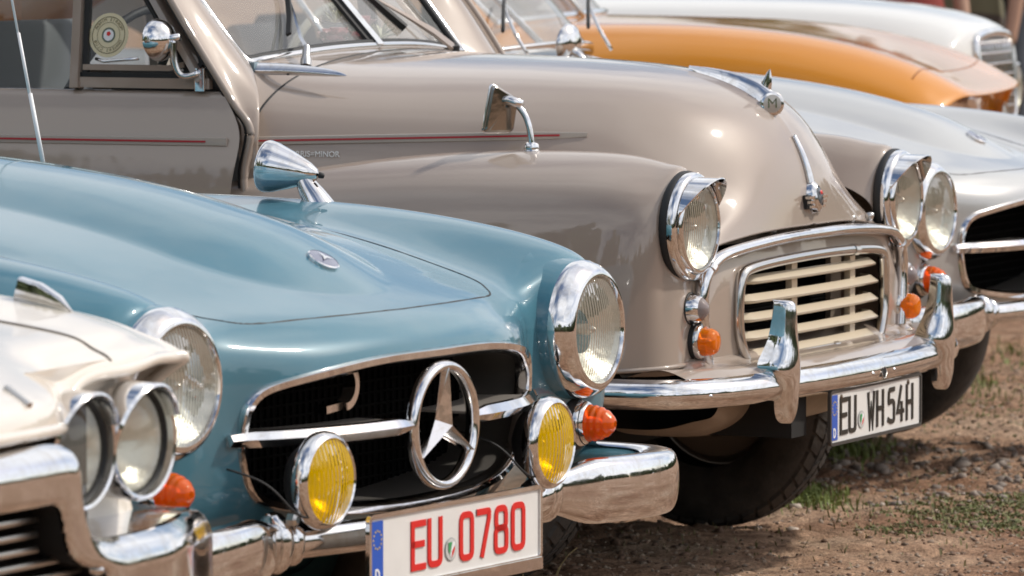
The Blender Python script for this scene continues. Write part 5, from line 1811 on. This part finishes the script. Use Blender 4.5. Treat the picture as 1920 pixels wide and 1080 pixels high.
mesh('mouth_back', *box((.085, 0, .54), (.01, .9, .22)), DARK, bump, 0, False)
for k, z in enumerate((.610, .590, .570, .550, .530, .510, .490, .470)):
    hw = .285 if z > .56 else .40
    mesh('grille_bar', *sweep([(bxf(y) - .012, y, z) for y in np.linspace(-hw, hw, 24)], rnd([(-.010, -.0045), (.008, -.003), (.008, .003), (-.010, .0045)], .003, True, 2), (0, 0, 1)), STEEL, bump, 40)
for y, z in ((.262, .524), (.40, .532)):
    mesh('grille_stud', *lathe(dome(.012, .014, .0, 6), (bxf(y) + .022, y, z), (1, 0, 0), 20), CHROME, bump, 0)
for x in (-.75, -3.6):
    for s in (-1, 1):
        wheel(white_car, x, s * .78, .34, .18, .2, tread=False, side=s)
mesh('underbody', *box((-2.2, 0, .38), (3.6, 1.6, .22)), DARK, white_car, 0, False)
# cabin and tail, outside the frame
for s in (-1, 1):
    P = np.array([[(x, s * y, z) for y, z in ((.84, .885), (.93, .87), (.97, .79), (.98, .62), (.97, .36))] for x in (-1.68, -2.6, -3.6, -4.8)])
    grid_mesh('flank', bs_surface(P, 20, 20), CREAMW, white_car)
P = np.array([[(x, y, z - .06 * (abs(y) / .7) ** 3) for y in np.linspace(-.84, .84, 9)] for x, z in ((-1.6, .94), (-1.75, .98), (-2.2, 1.30), (-2.5, 1.36), (-3.2, 1.36), (-3.7, 1.05), (-4.2, .95), (-4.8, .90), (-4.9, .5))])
grid_mesh('cabin_top', bs_surface(P, 50, 24), CREAMW, white_car)

# ------------------------------------------------------------------ cars farther along the row


def back_car(name, x, y, phi, label, pt, cols, rows, ws, roof, group='classic cars parked side by side in a row', deck=None):
    root = empty(name, (x, y, 0), math.radians(phi - 90), label, 'car', group)
    h = np.array([[(rx[c], cols[c], rz[c]) for c in range(len(cols))] for rx, rz in rows])
    P = bs_surface(mirror_rows(h), 110, 120)
    grid_mesh('body', P, pt, root)
    hz = height_fn(P)
    x0_, zb, hw, rake, hh = ws
    base = np.array([(x0_ - .16 * abs(t) ** 2.2, t * hw, zb - .02 * t * t) for t in np.linspace(-1, 1, 31)])
    top = base * [1, .86, 1] + [-rake, 0, hh]
    w = mesh('windscreen', *tube(base, .013, 8), CHROME, root, 0)
    mesh('windscreen_frame', *tube(np.vstack([base[:1], top, base[-1:]]), .012, 8), CHROME, w, 0)
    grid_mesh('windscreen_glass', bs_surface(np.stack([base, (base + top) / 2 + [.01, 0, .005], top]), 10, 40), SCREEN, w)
    for s in (-1, 1):
        mesh('windscreen_pillar', *tube([base[0 if s < 0 else -1] + [-.02, s * .02, -.02], top[0 if s < 0 else -1] + [-.02, s * .02, 0]], .026, 8), pt, root, 0)
    tail_x = -3.3
    zt = rows[0][1]
    for s in (-1, 1):
        F_ = np.array([[(xx, s * cols[c], zt[c]) for c in range(len(cols) - 3, len(cols))] for xx in (rows[0][0][0] + .01, -2.0, -2.7, tail_x)])
        grid_mesh('flank', bs_surface(F_, 16, 16), pt, root)
    if roof:
        R_ = np.array([[(xx, yy * k_, z - .07 * abs(yy / .6) ** 3) for yy in np.linspace(-.6, .6, 9)] for xx, z, k_ in
                       ((x0_ - rake - .02, zb + hh, .86), (x0_ - rake - .4, zb + hh + .04, .9), (x0_ - rake - .9, zb + hh + .02, .9), (x0_ - rake - 1.4, zb + .1, 1.05), (tail_x, zb - .12, 1.1))])
        grid_mesh('roof', bs_surface(R_, 30, 24), pt, root)
    for xx in (-.62, -2.75):
        for s in (-1, 1):
            wheel(root, xx, s * (cols[-1] - .10), .31, .15, .18, tread=False, side=s)
    mesh('underbody', *box((-1.8, 0, .36), (2.9, 2 * cols[-1] - .3, .22)), DARK, root, 0, False)
    mesh('dashboard', *box((x0_ - .30, 0, zb - .06), (.16, 1.1, .12)), BLACK, root, 0, False)
    for s in (-1, 1):
        sb = np.array([[(xx, s * .32 + yy, z) for yy in np.linspace(-.22, .22, 5)] for xx, z in ((-2.0, .5), (-2.25, .6), (-2.34, .95), (-2.38, 1.05), (-2.42, .95), (-2.4, .5))])
        grid_mesh('seat', bs_surface(sb, 16, 8), BLACK, root)
    return root, hz, P


OC = [0, .28, .50, .60, .70, .77, .80, .79]
orange_rows = [
    ([-1.45] * 8, (1.095, 1.09, 1.075, 1.05, .99, .88, .66, .36)),
    ([-1.15] * 8, (1.092, 1.088, 1.078, 1.060, 1.00, .89, .66, .36)),
    ([-.85] * 8, (1.083, 1.082, 1.078, 1.064, 1.01, .89, .66, .36)),
    ([-.55] * 8, (1.052, 1.053, 1.056, 1.042, .99, .875, .65, .36)),
    ([-.32] * 8, (1.005, 1.007, 1.014, 1.000, .95, .845, .64, .36)),
    ([-.15, -.15, -.15, -.15, -.16, -.18, -.20, -.21], (.950, .952, .960, .950, .905, .81, .62, .36)),
    ([-.05, -.05, -.055, -.068, -.09, -.11, -.13, -.14], (.905, .907, .914, .908, .870, .785, .61, .36)),
    ([.000, -.002, -.010, -.028, -.06, -.09, -.11, -.12], (.882, .883, .888, .884, .850, .77, .60, .36)),
    ([.002, .000, -.008, -.026, -.058, -.088, -.11, -.12], (.866, .867, .870, .866, .835, .76, .60, .36)),
    ([-.07, -.07, -.075, -.085, -.10, -.12, -.13, -.13], (.848, .848, .848, .844, .815, .745, .59, .36)),
    ([-.07, -.07, -.075, -.085, -.10, -.12, -.13, -.14], (.62, .62, .62, .62, .62, .60, .52, .36)),
    ([-.01, -.01, -.02, -.03, -.05, -.09, -.12, -.14], (.46, .46, .46, .46, .46, .46, .44, .35)),
]
ORANGE = paint('orange_paint', (.60, .225, .008), rough=.4, dust=.04)
orange_car, ohz, OP = back_car('orange_car', 1.437, 16.3, 77, 'orange sports car with a low pointed bonnet', ORANGE, OC, orange_rows, (-1.22, 1.098, .62, .32, .30), True)
ln = bs_curve([(-.15, -.66), (-.12, -.40), (-.115, 0), (-.12, .40), (-.15, .66)], 40)
mesh('bonnet_seam', *tube([(p[0], p[1], ohz(p[0], p[1]) - .0005) for p in ln], .0022, 6), mat('orange_seam', (.22, .07, .008), rough=.8), orange_car, 0)
mesh('grille', *box((-.055, 0, .72), (.05, .62, .14)), RADIATOR, orange_car, 0, False)
for s in (-1, 1):
    hl = mesh('headlight', *lathe([(-.04, .085), (.0, .088), (.02, .08), (.018, .074)], (-.06, s * .48, .745), (1, 0, 0), 32), CHROME, orange_car, 50)
    mesh('headlight_glass', *lathe(dome(.075, .02, .014, 6), (-.06, s * .48, .745), (1, 0, 0), 30), LENS_PLAIN, hl, 0)
    mesh('reflector', *lathe([(.014, .074), (-.03, .03), (-.035, .001)], (-.06, s * .48, .745), (1, 0, 0), 30), SILVERED, hl, 0)
bb = bs_curve([(.05, 0, .50), (.04, .4, .50), (-.01, .68, .50), (-.14, .80, .50)], 30)
bb = np.vstack([bb[::-1] * [1, -1, 1], bb[1:]])
mesh('bumper', *sweep(bb, circ(.022, 12, .045), (0, 0, 1)), CHROME, orange_car, 0)
mesh('wiper', *tube([(-1.21, -.20, 1.095), (-1.28, -.16, 1.17), (-1.36, -.08, 1.27)], .007, 6), STEEL, orange_car, 0)

WC = [0, .20, .36, .46, .58, .70, .80, .79]
white_rows = [
    ([-1.45] * 8, (1.125, 1.115, 1.08, 1.03, .98, .94, .80, .40)),
    ([-.95] * 8, (1.125, 1.115, 1.08, 1.02, .965, .935, .79, .40)),
    ([-.50] * 8, (1.115, 1.106, 1.07, 1.00, .945, .925, .78, .40)),
    ([-.22] * 8, (1.090, 1.082, 1.045, .97, .92, .905, .77, .40)),
    ([-.06, -.065, -.08, -.10, -.12, -.13, -.16, -.18], (1.058, 1.05, 1.01, .94, .895, .88, .75, .40)),
    ([.010, .005, -.01, -.04, -.07, -.09, -.13, -.16], (1.030, 1.02, .985, .92, .875, .855, .74, .40)),
    ([.035, .03, .012, -.02, -.05, -.075, -.12, -.15], (.985, .98, .95, .89, .85, .82, .70, .40)),
    ([.050, .045, .025, -.01, -.04, -.07, -.12, -.15], (.86, .86, .85, .81, .78, .74, .62, .40)),
    ([.055, .050, .03, .0, -.04, -.07, -.12, -.15], (.70, .70, .70, .68, .66, .62, .55, .39)),
    ([.06, .055, .035, .0, -.04, -.08, -.13, -.16], (.50, .50, .50, .50, .50, .48, .46, .38)),
]
WHITE_PAINT = paint('white_paint', (.66, .65, .62), rough=.4, dust=.05)
far_white, fhz, FP = back_car('white_car', 1.575, 18.4, 71, 'white car with a bright lattice grille behind the orange one', WHITE_PAINT, WC, white_rows, (-1.42, 1.13, .56, .22, .30), True)
fx_ = surf_fn(FP, lambda v: v[:, 0] > -.25)
go_ = closed_curve(np.array([(-.24, .93), (-.20, .985), (0, 1.0), (.20, .985), (.24, .93), (.23, .76), (.17, .66), (0, .64), (-.17, .66), (-.23, .76)]), 70)
gp_ = np.array([(fx_(p[0], p[1]) + .006, p[0], p[1]) for p in go_])
gw = mesh('grille', *sweep(gp_, circ(.016, 10, .014), (1, 0, 0), True), CHROME, far_white, 0)
bk = np.array([[(fx_(yy * .22, zz) + .004, yy * (.235 if zz > .72 else .19), zz) for yy in np.linspace(-1, 1, 12)] for zz in np.linspace(.65, .985, 16)])
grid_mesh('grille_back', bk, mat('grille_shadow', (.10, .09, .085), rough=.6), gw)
lt = MB()
for k in range(11):
    yy = -.21 + .042 * k
    lt.add(tube([(fx_(yy, zz) + .010, yy, zz) for zz in np.linspace(.67, .975, 12)], .0045, 6))
for k in range(9):
    zz = .68 + .036 * k
    lt.add(tube([(fx_(yy, zz) + .010, yy, zz) for yy in np.linspace(-.215, .215, 12)], .0045, 6))
lt.build('grille_lattice', CHROME, gw, 0)
for s in (-1, 1):
    c = (fx_(s * .52, .80) - .01, s * .52, .80)
    hl = mesh('headlight', *lathe([(-.06, .088), (.0, .092), (.03, .086), (.034, .078)], c, (1, 0, 0), 32), CHROME, far_white, 50)
    mesh('headlight_glass', *lathe(dome(.08, .02, .028, 6), c, (1, 0, 0), 30), LENS_PLAIN, hl, 0)
    mesh('reflector', *lathe([(.026, .079), (-.02, .03), (-.025, .001)], c, (1, 0, 0), 30), SILVERED, hl, 0)
bb = bs_curve([(.14, 0, .46), (.12, .4, .46), (.06, .68, .46), (-.10, .80, .46)], 30)
bb = np.vstack([bb[::-1] * [1, -1, 1], bb[1:]])
mesh('bumper', *sweep(bb, circ(.024, 12, .05), (0, 0, 1)), CHROME, far_white, 0)

DC = [0, .3, .5, .62, .72, .78, .80, .79]
dark_rows = [([x] * 8, (z, z, z - .01, z - .03, z - .09, z - .22, .60, .34)) for x, z in ((-1.45, 1.06), (-1.0, 1.05), (-.5, 1.03), (-.2, 1.00))] + \
            [([.0, .0, -.01, -.03, -.06, -.1, -.12, -.14], (.94, .94, .93, .92, .88, .78, .60, .34)), ([.04, .04, .03, .01, -.03, -.08, -.11, -.13], (.80, .80, .80, .79, .77, .70, .58, .34)),
             ([.04, .04, .03, .01, -.03, -.08, -.11, -.13], (.5, .5, .5, .5, .5, .5, .48, .34))]
added_dark_car, _, _ = back_car('added_dark_car', 4.0, 28.5, 80, 'dark car added in place of shaded ground far behind the white car', paint('shade_brown_paint', (.055, .036, .028), rough=.45), DC, dark_rows, (-1.42, 1.05, .60, .40, .36), False, group='cars added beyond the row')  # made-up car: its dark body stands in for shaded ground

# ------------------------------------------------------------------ visitors beyond the cars


def person(x, y, rz, label, shirt, trousers, skin, hair, pose=0.0):
    J = {'pelvis': (0, 0, .95), 'waist': (0, .01, 1.08), 'chest': (0, .0, 1.28), 'neck0': (0, .0, 1.45), 'neck': (0, -.01, 1.52), 'head': (0, -.02, 1.62), 'crown': (0, -.01, 1.74)}
    E_ = [('pelvis', 'waist'), ('waist', 'chest'), ('chest', 'neck0'), ('neck0', 'neck'), ('neck', 'head'), ('head', 'crown')]
    Rr = {'pelvis': .155, 'waist': .135, 'chest': .155, 'neck0': .085, 'neck': .055, 'head': .095, 'crown': .07}
    for s, n in ((-1, 'l'), (1, 'r')):
        st_ = pose * s
        J.update({n + 'hip': (s * .095, 0, .90), n + 'knee': (s * .10, -.02 - st_ * .1, .50), n + 'ankle': (s * .105, .03 - st_ * .22, .09), n + 'toe': (s * .12, -.13 - st_ * .22, .04),
                  n + 'sh': (s * .185, 0, 1.42), n + 'el': (s * .235, .03 + st_ * .1, 1.13), n + 'wr': (s * .235, -.06 + st_ * .2, .90), n + 'hand': (s * .23, -.09 + st_ * .2, .80)})
        E_ += [('pelvis', n + 'hip'), (n + 'hip', n + 'knee'), (n + 'knee', n + 'ankle'), (n + 'ankle', n + 'toe'), ('neck0', n + 'sh'), (n + 'sh', n + 'el'), (n + 'el', n + 'wr'), (n + 'wr', n + 'hand')]
        Rr.update({n + 'hip': .105, n + 'knee': .068, n + 'ankle': .045, n + 'toe': .042, n + 'sh': .068, n + 'el': .045, n + 'wr': .033, n + 'hand': .032})
    names = list(J)
    me = bpy.data.meshes.new('person')
    me.from_pydata([J[k] for k in names], [(names.index(a), names.index(b)) for a, b in E_], [])
    o = bpy.data.objects.new('person', me)
    COL.objects.link(o)
    md = o.modifiers.new('skin', 'SKIN')
    md.use_smooth_shade = True
    for k, v in enumerate(me.skin_vertices[0].data):
        v.radius = (Rr[names[k]], Rr[names[k]] * (.72 if names[k] in ('pelvis', 'waist', 'chest') else 1))
    me.skin_vertices[0].data[0].use_root = True
    sb = o.modifiers.new('sub', 'SUBSURF')
    sb.levels = sb.render_levels = 1
    dg = bpy.context.evaluated_depsgraph_get()
    m2 = bpy.data.meshes.new_from_object(o.evaluated_get(dg))
    bpy.data.objects.remove(o)
    for mm in (shirt, trousers, skin, hair):
        m2.materials.append(mm)
    for p in m2.polygons:
        c = p.center
        arm = abs(c.x) > .20
        if c.z > 1.66 or (c.z > 1.56 and c.y > .0):
            i = 3
        elif c.z > 1.47 or (arm and c.z < 1.16):
            i = 2
        elif c.z > .94:
            i = 0
        elif c.z > .085:
            i = 1
        else:
            i = 3
        p.material_index = i
        p.use_smooth = True
    o = link(bpy.data.objects.new('person', m2))
    o.location = (x, y, 0)
    o.rotation_euler = (0, 0, rz)
    o['label'] = label
    o['category'] = 'person'
    o['group'] = 'visitors standing beyond the row of cars'
    return o


SKIN = mat('skin', (.42, .25, .17), rough=.6)
HAIR = mat('dark_hair', (.03, .02, .015), rough=.7)
person(1.74, 24.0, .3, 'person in blue jeans and dark red top beyond the white car', mat('red_top', (.25, .04, .03), rough=.8), mat('denim', (.035, .07, .14), rough=.85), SKIN, HAIR, .1)
person(2.04, 24.6, -.6, 'person in olive jacket and dark brown trousers beyond the white car', mat('olive_cloth', (.13, .12, .07), rough=.85), mat('brown_cloth', (.06, .045, .035), rough=.85), SKIN, HAIR, .25)
person(2.34, 25.4, .9, 'person in black clothes at the far right edge', mat('black_cloth', (.015, .014, .014), rough=.85), mat('slate_cloth', (.05, .06, .075), rough=.85), SKIN, HAIR, -.2)

# labels for the countless things and the setting
STUFF_LABELS = {
    'ground': ('bare brown dirt ground of the car park field', 'ground'),
    'ground_relief': ('uneven reddish brown dirt around the parked cars', 'ground'),
    'gravel': ('fine loose gravel scattered over the brown dirt', 'gravel'),
    'pale_stones': ('few pale stones lying on the dirt at lower right', 'stones'),
    'grass': ('short green grass tufts growing in the dirt', 'grass'),
    'dry_grass': ('dry yellowish grass blades scattered over the dirt', 'grass'),
    'dry_stalks': ('thin dry straw stalks below the red lettered plate', 'grass'),
    'far_wood': ('far dark green wood around the field seen in reflections', 'wood'),
}
for o in bpy.data.objects:
    k_ = o.name.split('.')[0]
    if o.parent is None and k_ in STUFF_LABELS and 'kind' in o:
        o['label'], o['category'] = STUFF_LABELS[k_]
